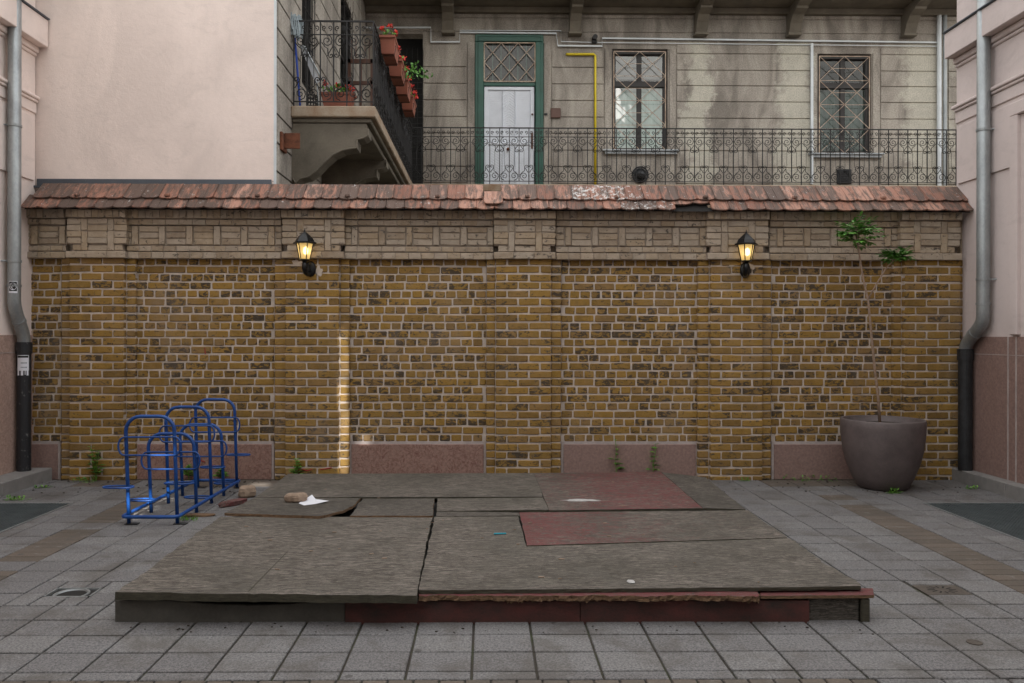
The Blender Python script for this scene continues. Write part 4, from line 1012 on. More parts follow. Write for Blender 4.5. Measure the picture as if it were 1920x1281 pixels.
def kerb(x0, x1, label):
    m = MB(); y = -0.11
    for yy0, yy1 in ((-.115 - .95, -.115), (-2.1, -1.07), (-3.2, -2.105), (-8, -3.205)): m.cbox(x0, x1, yy0, yy1, -.013, .142, .008)
    return tag(m.build('kerb', 'kerbstone', origin=((x0 + x1) / 2, -1, 0)), label, 'kerb')
kerb(XL + .013, KERB_L, 'grey granite kerb step at the foot of the left building')
kerb(KERB_R, XR - .013, 'grey granite kerb step at the foot of the right building')

# downpipes
def downpipe(pxu, pxl, X, label, yb, side):
    u = PX(pxu, 300, X); l = PX(pxl, 700, X); yu, yl = u.y, l.y
    t = thing('downpipe', (X, yl, .142), label, 'downpipe')
    z = lambda py, yy: ZW(py, yy)
    zA, zB = z(yb[0], yu), z(yb[1], yl)
    pts = [(X, yu, 7.8), (X, yu, zA + .12)]
    for i in range(9):
        f = i / 8; sm = f * f * (3 - 2 * f); pts.append((X, yu + (yl - yu) * sm, zA + (zB - zA) * (f * .9 + .05)))
    pts.append((X, yl, zB - .05))
    m = MB(); m.tube(pts, .067, 20); m.build('upper_pipe', 'zinc', t, True)
    for zz_ in (zA + .13, z(240, yu), 6.6, zA + .4):
        m = MB(); m.tube([(X, yu, zz_ - .013), (X, yu, zz_ + .013)], .074, 20); o = m.build('joint_collar', 'zinc', t)
        if zz_ in (zA + .4, z(240, yu)): m = MB(); m.tube([(X, yu, zz_), (X + side * .12, yu - .09, zz_)], .008, 5); m.build('wall_hook', 'zinc', t)
    mid = pts[6]; m = MB(); m.tube([(mid[0], mid[1] - (yl - yu) * .08, mid[2] + .015), (mid[0], mid[1] + (yl - yu) * .08, mid[2] - .015)], .072, 20); m.build('joint_collar', 'zinc', t)
    m = MB(); m.tube([(X, yl, .143), (X, yl, zB + .02)], .074, 20); m.tube([(X, yl, zB - .10), (X, yl, zB + .03)], .084, 20); m.build('lower_pipe', 'chipped' if side < 0 else 'castiron', t)
    return X, yu, yl, zA, zB
lx_, lyu, lyl, lzA, lzB = downpipe(27, 45, XL + .10, 'zinc downpipe with sticker and chipped black lower length, left of the brick wall', (560, 648), -1)
downpipe(1844, 1810, XR - .10, 'zinc downpipe with plain black lower length, right of the brick wall', (590, 658), 1)
# sticker and notice on the left pipe (curved sheets)
def wrap(mb, X, Y, r, a0, a1, z0, z1, n=8):
    A = [[(X + r * math.sin(a0 + (a1 - a0) * i / n), Y - r * math.cos(a0 + (a1 - a0) * i / n), z) for i in range(n + 1)] for z in (z0, z1)]
    mb.loft(A, closed=False)
zc = ZW(541, lyu); t = thing('sticker', (lx_, lyu - .07, zc), 'small square black and white triangle sticker on the left downpipe', 'sticker')
m = MB(); wrap(m, lx_, lyu, .0685, -.3, 1.0, zc - .065, zc + .065); m.build('paper', 'paper', t)
m = MB(); wrap(m, lx_, lyu, .0693, -.22, .92, zc - .045, zc + .058); m.build('black_field', 'ink', t)
def arcpt(u, v, r): a = .35 + u / .0685; return (lx_ + r * math.sin(a), lyu - r * math.cos(a), zc + .006 + v)
m = MB(); n_ = 20; m.poly([arcpt(.036 * math.cos(2 * math.pi * i / n_), .04 * math.sin(2 * math.pi * i / n_), .071) for i in range(n_)]); m.build('white_disc', 'paper', t)
m = MB(); tri = [(0, .03), (.026, -.018), (-.026, -.018), (0, .03)]
for (u0, v0), (u1, v1) in zip(tri, tri[1:]): m.tube([arcpt(u0, v0, .073), arcpt((u0 + u1) / 2, (v0 + v1) / 2, .073), arcpt(u1, v1, .073)], .003, 4)
m.build('triangle', 'ink', t)
zc = ZW(686, lyl); t = thing('notice', (lx_, lyl - .08, zc), 'white paper notice with torn off tabs taped to the black left downpipe', 'notice')
m = MB(); wrap(m, lx_, lyl, .0752, -.45, 1.2, zc - .06, zc + .115)
for (a, b) in ((-.45, -.15), (.1, .42), (.62, .72), (.86, 1.14)): wrap(m, lx_, lyl, .0755, a, b, zc - .12 + rnd.uniform(0, .015), zc - .06, 3)
m.build('paper', 'paper', t)
m = MB(); wrap(m, lx_, lyl, .0758, -.4, 1.1, zc + .085, zc + .108); m.build('heading_bar', 'ink', t)
for zz_ in (.02, -.03):
    m = MB()
    for k in range(5): wrap(m, lx_, lyl, .0758, .1 + k * .17, .1 + k * .17 + .12, zc + zz_, zc + zz_ + .014, 2)
    m.build('text_line', 'inkgrey', t)

# opposite side of the courtyard (behind the camera), and unseen slotted sheets added to shape the sunlight
YO = -13.0; YT = -28.0
OB = thing('courtyard_building', (0, YO, 0), 'pale rendered building with windows closing the courtyard behind the viewer', 'building')
slots = []
scr = []; YSC = YO - .4
def slot(p, hx, hz):
    p = Vector(p); s = (YT - p.y) / SUNV.y; q = p + SUNV * s; slots.append((q.x - .35, q.x + .35, q.z - hz - .35, q.z + hz + .35))
    s = (YSC - p.y) / SUNV.y; q = p + SUNV * s; scr.append((q.x - hx, q.x + hx, q.z - hz, q.z + hz))
for zc_, hz_, dx_ in ((.22, .2, .0), (.62, .17, .012), (.98, .16, -.012), (1.33, .14, .006), (1.62, .1, -.008)): slot((XW(643, -.06) + dx_, -.06, zc_), .019 - .006 * (zc_ > 1.2), hz_)
slot((XW(684, 0), 0, .44), .06, .014); slot(PZ(250, 967), .07, .07); slot(PZ(278, 952), .07, .05); slot(PZ(312, 936), .08, .05); slot(PZ(487, 909), .11, .05)
def pierced(x0_, x1_, z1_, Y, holes_):
    m = MB(); xs_ = sorted({x0_, x1_, *[v for q in holes_ for v in q[:2]]}); zs_ = sorted({0, z1_, *[v for q in holes_ for v in q[2:]]})
    for x0, x1 in zip(xs_, xs_[1:]):
        for z0, z1 in zip(zs_, zs_[1:]):
            cx, cz = (x0 + x1) / 2, (z0 + z1) / 2
            if any(q[0] < cx < q[1] and q[2] < cz < q[3] for q in holes_): continue
            m.poly([(x0, Y, z0), (x1, Y, z0), (x1, Y, z1), (x0, Y, z1)])
    return m
ow = [(-7 + i * 3.0, -5.8 + i * 3.0, zz, zz + 1.7) for i in range(6) for zz in (1.0, 3.4)]
pierced(-9, 18, 5.1, YO, ow).build('wall', 'offwhite', OB)
m = MB()
for q in ow: m.poly([(q[0], YO - .15, q[2]), (q[1], YO - .15, q[2]), (q[1], YO - .15, q[3]), (q[0], YO - .15, q[3])])
m.build('window', 'void', OB)
m = MB(); m.cbox(-9.3, 18, YO - 8, YO + .3, 5.1, 5.25, .02); m.build('roof', 'tile', OB)
sx0, sx1, sz1 = min(q[0] for q in scr) - .8, max(q[1] for q in scr) + .8, max(q[3] for q in scr) + .8
sm = pierced(sx0, sx1, sz1, YSC, [(sx0 - 1, sx1 + 1, -1, 5.26)] + scr)
sm.build('sun_slit_screen', 'zinc', OB)  # unseen screen added above the roof, its slits narrow the sun beams
SUNBLK = thing('sun_blocker', (14, YT, 0), 'unseen tall slotted panel added far behind the viewer to block the sun except for slivers', 'building')
pierced(-3, 28, 29, YT, slots).build('wall', 'offwhite', SUNBLK)  # pierced sheet added only to keep direct sun off the courtyard

# ================================================================== stage
ST = .19
st = thing('wooden_stage', (0, PZ(925, 1165).y + 2, 0), 'low weathered plywood stage with worn red paint and rotting edges', 'stage')
def ragged(ps, amp=.004, step=.04, amps=None):
    out = []; n = len(ps)
    for i in range(n):
        a, b = Vector(ps[i]), Vector(ps[(i + 1) % n]); L = (b - a).length; k = max(1, int(L / step)); am = amps[i] if amps else amp
        nrm = Vector((-(b - a).y, (b - a).x)).normalized() if L > 0 else Vector((0, 0))
        wob = 0
        for q in range(k):
            wob = wob * .6 + rnd.gauss(0, am) * .7
            out.append(a + (b - a) * q / k + nrm * (wob if q else 0))
    return out
def board(pxs, z, th, mat, edge='dark_edge', amp=.003, name='deck_board', label=None, amps=None, lifts=None, step=.04):
    ps = [PZ(p, q, z) for p, q in pxs]; fl = ragged([(p.x, p.y) for p in ps], amp, step, amps)
    def zz(x, y): return z if lifts is None else z + lifts(x, y)
    m = MB(); m.cm = 0
    n = len(fl)
    top = [(p.x, p.y, zz(p.x, p.y)) for p in fl]
    k = m.pts(top); m.face(list(range(k, k + n))); m.cm = 1
    j = (lambda: rnd.uniform(-.6, .6) * (amp + .001))
    midl = [(p.x + j(), p.y + j(), zz(p.x, p.y) - th * .5) for p in fl]; bot = [(p.x + j(), p.y + j(), zz(p.x, p.y) - th) for p in fl]
    m.loft([top, midl, bot]); o = m.build(name, [mat, edge], st)
    me = o.data
    if label: o['label'] = label
    return o
B = board
B([(541, 888.5), (1011, 887), (1017, 931.5), (478, 932.5)], ST, .02, 'wood')
B([(477, 933), (676, 934), (667, 945), (655, 951), (641, 958), (610, 966), (596, 968), (421, 962)], ST + .022, .022, 'wood_dark', 'rotten', amps=[.002, .004, .012, .012, .012, .008, .004, .003], label='cracked raised board with a torn edge')
B([(680, 935), (815, 935), (811, 967), (656, 967), (664, 957)], ST + .014, .02, 'wood_dark', 'rotten', amps=[.002, .006, .003, .01, .008])
B([(413, 969), (811, 970), (781, 1117), (216, 1110)], ST, .046, 'wood', 'dark_edge', amps=[.004, .005, .006, .008], label='large bare front board, left of the seam')
B([(820, 935), (1018, 933), (1029, 956), (819, 958)], ST, .02, 'wood')
B([(819, 959), (972, 961), (975, 967), (818, 968)], ST - .001, .02, 'wood_dark')
B([(1001, 887), (1239, 885), (1318, 953), (1030, 957)], ST + .003, .02, 'wood_redF', amps=[.002] * 4, label='back board with worn red paint, bare at its left')
B([(1240, 885.5), (1322, 895), (1398, 955), (1319, 953)], ST - .002, .02, 'wood_dark')
B([(974, 961), (1402, 957), (1476, 1008), (988, 1023)], ST + .002, .02, 'wood_redH', amps=[.002, .006, .002, .002], label='mid board red at its left and fading to bare wood')
B([(815, 969), (972, 968.5), (987, 1025), (1479, 1009.5), (1614, 1099), (1480, 1101), (786, 1107)], ST, .022, 'wood', 'dark_edge', amps=[.002, .002, .002, .010, .003, .003, .004], label='large bare front board, right of the seam')
# red lower layer jutting out at the front, rotten lip
def lip(pxs, z, th, mat, amp, lab):
    return board(pxs, z, th, mat, 'rotten', amp, 'edge_board', lab, step=.018, amps=[.001, .004, amp, .003])
lip([(787, 1105), (1420, 1104), (1423, 1117.5), (786, 1117)], ST - .024, .03, 'wood_redlip', .009, 'splintered red edge board')
lip([(1424, 1103), (1636, 1103), (1638, 1116), (1426, 1117)], ST - .034, .018, 'wood_redlip', .002, 'thin red edge board at the right corner')
# crumbling splinters hanging from the lip
m = MB(); yl_ = PZ(1100, 1117, ST - .03).y
xa = PZ(860, 1120, ST - .04).x; xb = PZ(1420, 1120, ST - .04).x; x = xa
while x < xb:
    hgt = .014 + .045 * max(0, math.sin(x * 5.1) * .5 + math.sin(x * 13) * .35 + .2) * rnd.uniform(.5, 1); w_ = rnd.uniform(.02, .07)
    z_ = ST - .03; y_ = yl_ + rnd.uniform(-.006, .012)
    pr = [(x, y_, z_), (x + w_ * .4, y_ - .012, z_ + .006), (x + w_, y_, z_), (x + w_ * .8, y_ - .004, z_ - hgt * .7), (x + w_ * .45, y_ - .006, z_ - hgt), (x + w_ * .1, y_, z_ - hgt * .6)]
    m.loft([pr, [(a + rnd.uniform(-.004, .004), b + .02, c) for a, b, c in pr]], caps=True); x += w_ * rnd.uniform(.35, .8)
m.build('rotten_splinters', 'rotten', st)
# base, skirts
by = PZ(925, 1166).y; xs0, xs1 = PZ(216, 1163).x, PZ(1633, 1168).x; yb_ = PZ(900, 888, ST).y
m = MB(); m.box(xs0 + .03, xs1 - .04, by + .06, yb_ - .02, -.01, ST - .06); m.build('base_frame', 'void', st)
def skirt(pa, pb, z1, dy, mat, sag=0.0, lab=None):
    xa, xb = PZ(pa, 1166).x, PZ(pb, 1166).x; m = MB(); n = 24; fr = []; 
    loops = []
    for i in range(n + 1):
        x = xa + (xb - xa) * i / n; s_ = sag * max(0, math.sin(math.pi * min(1, max(0, (i / n - .2) / .8)))); zt = z1 - s_ + rnd.uniform(-.001, .001)
        loops.append([(x, by + dy, -.012), (x, by + dy, zt - .003), (x, by + dy + .003, zt), (x, by + dy + .02, zt), (x, by + dy + .02, -.012)])
    m.loft(loops, caps=True); o = m.build('skirt_board', mat, st)
    if lab: o['label'] = lab
skirt(217, 646, .128, .006, 'skirt', .030, 'bare grey skirt board sagging below the deck')
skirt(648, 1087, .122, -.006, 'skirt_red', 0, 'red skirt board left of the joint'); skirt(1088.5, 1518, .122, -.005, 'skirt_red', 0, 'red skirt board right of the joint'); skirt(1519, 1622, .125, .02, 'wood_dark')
m = MB(); m.cbox(PZ(1616, 1166).x, PZ(1632, 1166).x, by - .01, by + .02, -.01, .135, .006); m.box(xs1 - .05, xs1 - .03, by + .02, yb_, -.01, .14); m.box(xs0 + .005, xs0 + .025, by + .027, yb_, -.01, .125); m.build('corner_post', 'dark_edge', st)
# white paint scrap stuck to the deck
m = MB(); c = PZ(1091, 934, ST + .0235); pts = []
for i in range(30): a = 2 * math.pi * i / 30; r_ = 1 + .25 * rnd.uniform(-1, 1); pts.append((c.x + .17 * r_ * math.cos(a), c.y + .045 * r_ * math.sin(a), ST + .005))
m.poly(pts); m.build('torn_paper_patch', 'oldpaper', st)
# seam line on the front left board
m = MB(); a, b = PZ(538, 1035, ST), PZ(464, 1110, ST); m.loft([[(a.x, a.y, ST + .001), (a.x + .006, a.y, ST + .001), (a.x + .006, a.y, ST + .002), (a.x, a.y, ST + .002)], [(b.x, b.y, ST + .001), (b.x + .008, b.y, ST + .001), (b.x + .008, b.y, ST + .002), (b.x, b.y, ST + .002)]], caps=True)
m.build('mossy_seam', 'dark_edge', st)

# ------------------------------------------------------------------ loose bits
def lump(name, c, dims, mat, label, cat, rot=0, seed=1, group=None):
    r2 = random.Random(seed); m = MB(); n = 10; loops = []
    for i, (f, z) in enumerate(((.75, 0), (1, .18), (1.02, .6), (.95, .88), (.7, 1))):
        l = []
        for k in range(n):
            a = 2 * math.pi * k / n; q = (abs(math.cos(a)) ** 4 + abs(math.sin(a)) ** 4) ** -.25
            rr = f * q * r2.uniform(.88, 1.08); u, v = rr * math.cos(a) * dims[0] / 2, rr * math.sin(a) * dims[1] / 2
            l.append((c[0] + u * math.cos(rot) - v * math.sin(rot), c[1] + u * math.sin(rot) + v * math.cos(rot), c[2] + dims[2] * z * r2.uniform(.93, 1.05)))
        loops.append(l)
    m.loft(loops, caps=True); return tag(m.build(name, mat, origin=c), label, cat, group)
c = PZ(552, 943, ST + .022); lump('broken_brick', (c.x, c.y + .05, ST + .022), (.19, .10, .075), 'rubble', 'pinkish broken brick weighing down a sheet of paper on the stage', 'brick', .1, 3)
c = PZ(590, 942, ST + .024); m = MB()
q = [PZ(560, 944, ST + .0235), PZ(585, 931.5, ST + .0235), PZ(592, 937, ST + .0235), PZ(617, 942, ST + .0235), PZ(590, 946, ST + .0235), PZ(570, 948, ST + .0235)]
hz = [0, .018, .004, .012, .002, 0]
pp = [(p.x, p.y, p.z + h) for p, h in zip(q, hz)]; cc = (c.x, c.y, ST + .026)
for i in range(6): m.poly([pp[i], pp[(i + 1) % 6], cc])
m.v = [(a, b, z + .001) for a, b, z in m.v]
tag(m.build('paper_sheet', 'paper', origin=(c.x, c.y, ST + .024)), 'crumpled white sheet of paper beside the broken brick on the stage', 'paper')
c = PZ(463, 932, 0.0); lump('stone_chunk', (c.x, c.y, 0), (.17, .14, .11), 'rubble', 'beige rubble chunk on the paving between bike rack and stage', 'rubble', .4, 5)
def splinter(px, py, L, W, Hh, rot, mat, label, z=0.0, seed=2):
    c = PZ(px, py, z); return lump('wood_fragment', (c.x, c.y, z), (L, W, Hh), mat, label, 'wood scrap', rot, seed)
splinter(437, 948, .3, .09, .055, .85, 'wood_redder', 'red painted wood fragment beside the beige rubble chunk', 0, 6)
splinter(372, 968, .30, .09, .022, .05, 'rotten', 'flat brown rotten wood fragment on the paving by the bike rack', 0, 8)
m = MB(); a, b = PZ(926, 1002, ST + .003), PZ(949, 1001.5, ST + .003); m.tube([(a.x, a.y, ST + .007), (b.x, b.y, ST + .007)], .006, 6)
tag(m.build('straw', 'cyan', origin=(a.x, a.y, ST)), 'short cyan plastic straw lying on the stage', 'straw')
c = PZ(1183, 1092, ST); m = MB(); pts = [(c.x + (.022 + .006 * rnd.random()) * math.cos(a * .7), c.y + (.03 + .008 * rnd.random()) * math.sin(a * .7), ST + .003 + .004 * (a % 2)) for a in range(9)]; m.poly(pts)
tag(m.build('paper_scrap', 'oldpaper', origin=(c.x, c.y, ST)), 'small white paper scrap near the front of the stage', 'paper')
for (px, py, z, lb) in ((1040, 901, ST + .003, None),): pass
m = MB(); r3 = random.Random(11)
m.cm = 0
for k in range(70):
    px = r3.uniform(230, 1640); py = r3.uniform(1166, 1190); c = PZ(px, py, 0); s_ = r3.uniform(.002, .010); a = r3.uniform(0, 3)
    m.loft([[(c.x + s_ * math.cos(a + i * 1.57), c.y + s_ * .6 * math.sin(a + i * 1.57), .0005) for i in range(4)], [(c.x + s_ * .7 * math.cos(a + i * 1.57), c.y + s_ * .4 * math.sin(a + i * 1.57), s_ * .6) for i in range(4)]], caps=True)
for k in range(260):
    px = r3.uniform(60, 1800); py = r3.uniform(896, 925); c = PZ(px, py, 0); s_ = r3.uniform(.004, .016); a = r3.uniform(0, 3)
    if c.y > -.14 or (-2.3 < c.x < 2.3): continue
    m.loft([[(c.x + s_ * math.cos(a + i * 1.57), c.y + s_ * .6 * math.sin(a + i * 1.57), .0005) for i in range(4)], [(c.x + s_ * .7 * math.cos(a + i * 1.57), c.y + s_ * .4 * math.sin(a + i * 1.57), s_ * .6) for i in range(4)]], caps=True)
for k in range(46):
    c = PZ(r3.uniform(330, 1500), r3.uniform(900, 1095), ST); s_ = r3.uniform(.006, .02); a = r3.uniform(-.4, .4); m.cm = 1
    if abs(c.x) > 2.0 or c.x > 1.9 - .1: continue
    m.loft([[(c.x + u * s_ * math.cos(a) - v * .3 * s_ * math.sin(a), c.y + u * s_ * math.sin(a) + v * .3 * s_, z_) for u, v in ((-1, -1), (1, -.6), (.9, .8), (-.7, 1))] for z_ in (ST + .003, ST + .007)], caps=True)
tag(m.build('debris', ['soil', 'rubble']), 'scattered wood crumbs and grit along the stage front and wall foot', 'debris', kind='stuff')

# ================================================================== bike rack
p_ = PZ(286, 984); bk_x0, bk_x1 = PZ(240, 984).x, PZ(331, 984).x
br = thing('bike_rack', (PZ(340, 950).x, PZ(340, 950).y, 0), 'blue tubular steel bicycle rack with staggered hoops', 'bike rack')
R_ = .016
y_h = [PZ(300, q).y for q in (983, 961, 944, 930, 915)]; hts = [.955, .745, .96, .745, .97]
for i, (yy, h) in enumerate(zip(y_h, hts)):
    m = MB(); pts = [(bk_x0, yy, .0), (bk_x0 - .012, yy - .01, h * .5)]; cr = .13
    lean = -.02
    for a in range(0, 7): t_ = math.pi / 2 * a / 6; pts.append((bk_x0 - .02 + cr - cr * math.cos(t_), yy + lean, h - cr + cr * math.sin(t_)))
    for a in range(0, 7): t_ = math.pi / 2 * a / 6; pts.append((bk_x1 - .02 - cr + cr * math.sin(t_), yy + lean, h - cr + cr * math.cos(t_)))
    pts += [(bk_x1 - .012, yy - .01, h * .5), (bk_x1, yy, .0)]
    m.tube(pts, R_, 10); m.build('hoop', 'blue', br, True)
    # upright oval wheel guide
    m = MB(); z1, z0 = (.775, .615) if h > .9 else (.575, .415); e = .055; n = 8; ov = []
    xa, xb = bk_x0 - .02, bk_x1 - .01; rr = (z1 - z0) / 2; zc = (z0 + z1) / 2
    for a in range(n + 1): t_ = -math.pi / 2 + math.pi * a / n; ov.append((xb + e * .9 * math.cos(t_), yy - .02 - .012, zc + rr * math.sin(t_)))
    for a in range(n + 1): t_ = math.pi / 2 + math.pi * a / n; ov.append((xa + e * math.cos(t_), yy - .045, zc + rr * math.sin(t_)))
    m.tube(ov, .0085, 8, closed=True); m.build('wheel_guide', 'blue', br, True)
for (pa, pb, py, i) in ((197, 253, 912, 0), (243, 293, 936, 1), (311, 365, 905, 1), (348, 398, 931, 2), (378, 423, 875, 3), (427, 470, 852, 4), (403, 448, 905, 4)):
    yy = y_h[i] - .03; a, b = PY(pa, py, yy), PY(pb, py, yy); m = MB(); n = 20; hw = (b.x - a.x) / 2; cx = (a.x + b.x) / 2
    m.tube([(cx + math.copysign(abs(math.cos(2 * math.pi * k / n)) ** .7, math.cos(2 * math.pi * k / n)) * hw, yy + .055 * math.sin(2 * math.pi * k / n) - .03, a.z) for k in range(n)], .0085, 8, closed=True)
    m.build('wheel_loop', 'blue', br, True)
m = MB(); zb = .075; y0, y1 = y_h[0] - .03, y_h[-1] + .03; x0, x1 = bk_x0 - .025, bk_x1 + .0
lp = []
for (cx, cy, a0) in ((x1 - .03, y0 + .03, -90), (x1 - .03, y1 - .03, 0), (x0 + .03, y1 - .03, 90), (x0 + .03, y0 + .03, 180)):
    for a in range(5): t_ = R(a0 + a * 22.5); lp.append((cx + .05 * math.cos(t_), cy + .05 * math.sin(t_), zb))
m.tube(lp, .0165, 10, closed=True); m.build('base_rail', 'blue', br, True)
for i in (0, 4):
    for x in (bk_x0, bk_x1):
        m = MB(); m.cbox(x - .05 + (.02), x + .085, y_h[i] - .03, y_h[i] + .03, .001, .009, .002); m.build('foot_plate', 'castiron', br)

# ================================================================== planter and sapling
pc = Vector((XW(1654, -.6), tY(8.73), 0)); kx = 8.73 / 1490
pp_ = thing('planter_pot', (pc.x, pc.y, 0), 'big round brown grey planter pot standing before the last pilaster', 'planter')
prof = [(.225, 0), (.258, .02), (.318, .13), (.372, .28), (.408, .43), (.426, .57), (.432, .68), (.432, .752), (.426, .762), (.408, .762), (.402, .752), (.396, .69)]
m = MB(); m.lathe(pc, prof, 48); m.build('bowl', 'pot', pp_, True)
m = MB(); m.lathe(pc, [(.396, .69), (.3, .705), (.05, .715)], 32); m.build('soil', 'soil', pp_, True)
sp_ = thing('sapling', (pc.x, pc.y, .71), 'thin young sapling with two tufts of leaves growing in the planter pot', 'tree')
ys_ = pc.y
stem = [PY(a, b, ys_) for a, b in ((1650, 790), (1646, 740), (1640, 690), (1634, 630), (1628, 565), (1618, 520), (1611, 475), (1605, 440))]
stem[0].z = .70
m = MB(); m.tube(stem, .01, 6, radii=[.015, .0145, .014, .0135, .012, .0105, .009, .007])
brn = [PY(a, b, ys_) for a, b in ((1627, 562), (1645, 530), (1662, 502), (1680, 484))]
m.tube(brn, .006, 6, radii=[.009, .008, .0075, .006]); m.build('trunk', 'bark', sp_, True)
def pinnate(mb, p, d, L, n=6, lw=.036, ll=.08, sag=.5):
    d = d.normalized(); pts = []; q = Vector(p); dd = Vector(d)
    for i in range(n + 1):
        pts.append(q.copy()); dd = (dd + Vector((0, 0, -sag / n))).normalized(); q = q + dd * L / n
    side = d.cross(Vector((0, 0, 1))); side = side.normalized() if side.length > .1 else Vector((1, 0, 0))
    for i in range(1, n + 1):
        a = pts[i]; t_ = (pts[i] - pts[i - 1]).normalized(); sc_ = math.sin(math.pi * (i + 1) / (n + 2)) * .5 + .6
        for s in (1, -1):
            mb.tint = (rnd.random(), 0, 0); mb.cm = 0
            leaf(mb, a, side * s + t_ * .6 + Vector((0, 0, -.25)) + rv() * .15, Vector((0, 0, 1)) + rv() * .3, ll * sc_, lw * sc_)
    leaf(mb, pts[-1], pts[-1] - pts[-2], Vector((0, 0, 1)), ll, lw); mb.cm = 1
    mb.tube(pts, .0022, 3); mb.cm = 0
m = MB()
for (p, n, S, up_) in ((stem[-1], 26, .25, .65), (stem[-1] * .6 + stem[-2] * .4, 9, .24, .1), (brn[-1], 20, .17, .6), (brn[-2] * .3 + brn[-1] * .7, 4, .13, .3)):
    for i in range(n):
        a = 2 * math.pi * (i + rnd.random() * .5) / n; el = rnd.uniform(-.15, 1.0) * .8 + up_ * .5
        pinnate(m, p, Vector((math.cos(a) * math.cos(el), math.sin(a) * math.cos(el) * .9, math.sin(el))), S * rnd.uniform(.6, 1.05), sag=.55)
m.build('crown', ['leaf', 'bark'], sp_)

# ================================================================== weeds
def weed(px, py, hpx, Y, label, kind=0, n=None, spread=.05, group=None, z0=0.0):
    b = PY(px, py, Y); s = (Y + 9.34) / 1490; H_ = hpx * s
    b = Vector((b.x, b.y, z0)); t = thing('weed', b, label, 'weed', group); m = MB(); ms = MB()
    if kind == 0:       # upright leafy stem(s)
        for k in range(n or 1):
            top = b + Vector((rnd.uniform(-1, 1) * spread, -.02, H_ * rnd.uniform(.8, 1))); st0 = b + Vector((rnd.uniform(-1, 1) * spread * .4, 0, 0))
            pts = [st0.lerp(top, i / 8) + Vector((math.sin(i * 1.3) * .006, 0, 0)) for i in range(9)]; ms.tube(pts, .004, 4)
            for i in range(2, 9):
                for q in range(3):
                    a = rnd.uniform(0, 6.28); m.tint = (rnd.random(), 0, 0); L = .125 * (1.1 - i / 12) * rnd.uniform(.7, 1.1)
                    leaf(m, pts[i], Vector((math.cos(a), math.sin(a), .25)), Vector((0, 0, 1)) + rv() * .2, L, L * .55)
    else:               # low rosette / tuft
        for k in range(n or 26):
            a = rnd.uniform(0, 6.28); el = rnd.uniform(.1, 1.2); m.tint = (rnd.random(), 0, 0); d = Vector((math.cos(a) * math.cos(el), math.sin(a) * math.cos(el) * .7, math.sin(el)))
            o_ = b + Vector((rnd.uniform(-1, 1) * spread, rnd.uniform(-.5, .5) * spread, 0)); L = H_ * rnd.uniform(.4, 1)
            if kind == 2: leaf(m, o_, d + Vector((0, 0, .6)), rv(), L, .006)
            else:
                ms.tube([o_, o_ + d * L * .6], .002, 3); leaf(m, o_ + d * L * .5, d + Vector((0, 0, -.1)), Vector((0, 0, 1)) + rv() * .3, .035, .022)
    if ms.v: ms.build('stem', 'weed', t)
    m.build('leaves', 'weed', t)
G = 'weeds along the foot of the brick wall'
weed(1155, 900, 80, -.06, 'taller dark leafy weed behind the stage before the pink plinth', 0, 1, .03, G)
weed(1224, 900, 70, -.06, 'shorter narrow leafy weed just right of the taller one behind the stage', 0, 1, .03, G)
weed(178, 900, 65, -.19, 'sparse tall weed at the foot of the first pilaster', 0, 3, .05, G)
weed(160, 905, 14, -.22, 'low weed tuft at the foot of the first pilaster', 1, 22, .12, G)
weed(557, 905, 46, -.18, 'bright fern like weed against the second pilaster', 0, 2, .02, G)
weed(415, 900, 22, -.1, 'small weed behind the bike rack, nearer the second pilaster', 0, 2, .04, G)
weed(354, 902, 30, -.1, 'small weed behind the middle of the bike rack', 0, 2, .02, G)
weed(1395, 906, 12, -.2, 'tiny weed at the foot of the fourth pilaster', 1, 16, .05, G)
weed(1516, 900, 9, -.1, 'thin line of tiny weeds along the right plinth', 1, 40, .3, G)
c = PZ(1676, 925); weed(1676, 925, 14, c.y, 'round green weed tuft at the front foot of the planter pot', 1, 34, .05, G)
c = PZ(352, 976); weed(352, 976, 14, c.y, 'grassy tuft on the paving by the bike rack front foot', 2, 70, .09, G)
c = PZ(30, 938); weed(30, 938, 12, c.y, 'weed tuft at the foot of the left kerb', 1, 34, .09, G)
c = PZ(82, 915); weed(82, 917, 6, c.y, 'flat moss like weed near the end of the left kerb', 1, 20, .07, G)
c = PZ(1822, 917); weed(1822, 919, 7, c.y, 'tiny weed at the foot of the right kerb', 1, 14, .06, G)

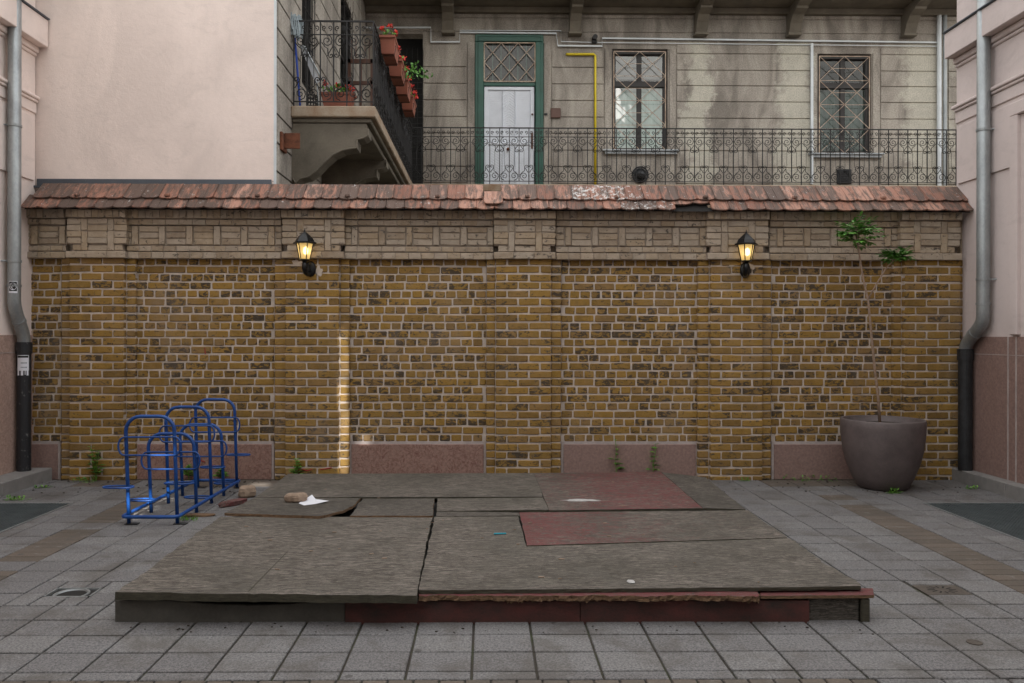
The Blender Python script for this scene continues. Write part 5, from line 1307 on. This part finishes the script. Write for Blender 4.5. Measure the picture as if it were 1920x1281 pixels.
# ================================================================== drains and grates
def grate(r_, label):
    x0, x1, y0, y1 = r_; t = thing('floor_grate', ((x0 + x1) / 2, (y0 + y1) / 2, 0), label, 'grate')
    m = MB(); e = .02
    for (a, b, c, d) in ((x0, x0 + e, y0, y1), (x1 - e, x1, y0, y1), (x0 + e, x1 - e, y0, y0 + e), (x0 + e, x1 - e, y1 - e, y1)): m.box(a, b, c, d, -.012, .002)
    m.build('frame', 'zinc', t)
    m = MB(); x = x0 + e
    while x < x1 - e: m.box(x, x + .006, y0 + e, y1 - e, -.011, -.001); x += .03
    y = y0 + e
    while y < y1 - e: m.box(x0 + e, x1 - e, y, y + .008, -.0115, -.002); y += .034
    m.build('mesh_bars', 'grate', t)
grate(GR_L, 'galvanised mesh floor grate set in the paving at the left building')
grate(GR_R, 'galvanised mesh floor grate set in the paving at the right building')
x0, x1, y0, y1 = DR_L; t = thing('drain_inlet', ((x0 + x1) / 2, (y0 + y1) / 2, 0), 'open square drain inlet with worn frame, left of the stage', 'drain')
m = MB()
for (a, b, c, d) in ((x0, x0 + .012, y0, y1), (x1 - .012, x1, y0, y1), (x0, x1, y0, y0 + .012), (x0, x1, y1 - .012, y1)): m.box(a, b, c, d, -.0135, -.001)
m.build('frame', 'zinc', t)
m = MB(); m.lathe(((x0 + x1) / 2, (y0 + y1) / 2 - .02, 0), [(.11, -.013), (.11, -.004), (.095, -.004), (.09, -.012)], 28, False); m.build('ring', 'zinc', t)
m = MB(); m.box(x0 + .013, x1 - .013, y0 + .013, y1 - .013, -.0138, -.0128); m.build('pit', 'void', t)
x0, x1, y0, y1 = DR_R; t = thing('drain_cover', ((x0 + x1) / 2, (y0 + y1) / 2, 0), 'cast drain cover with radiating slots, right of the stage', 'drain')
m = MB(); m.cbox(x0 + .003, x1 - .003, y0 + .003, y1 - .003, -.012, -.003, .002); m.build('cover', 'ironbrown', t)
m = MB(); cx, cy = (x0 + x1) / 2, (y0 + y1) / 2
for k in range(12):
    a = 2 * math.pi * k / 12; d = Vector((math.cos(a), math.sin(a) * .8, 0)); s_ = Vector((-d.y, d.x, 0)) * .007; a0, a1 = Vector((cx, cy, 0)) + d * .045, Vector((cx, cy, 0)) + d * .095
    m.poly([(p.x, p.y, -.0022) for p in (a0 - s_, a1 - s_, a1 + s_, a0 + s_)])
m.build('slots', 'void', t)
c = PZ(1827, 1205); m = MB(); m.lathe((c.x, c.y, 0), [(.04, .0), (.04, .004), (.03, .0035), (.028, .002)], 20)
tag(m.build('valve_cap', 'ironbrown', origin=(c.x, c.y, 0)), 'small round rusty cap set in the paving, front right', 'cap')
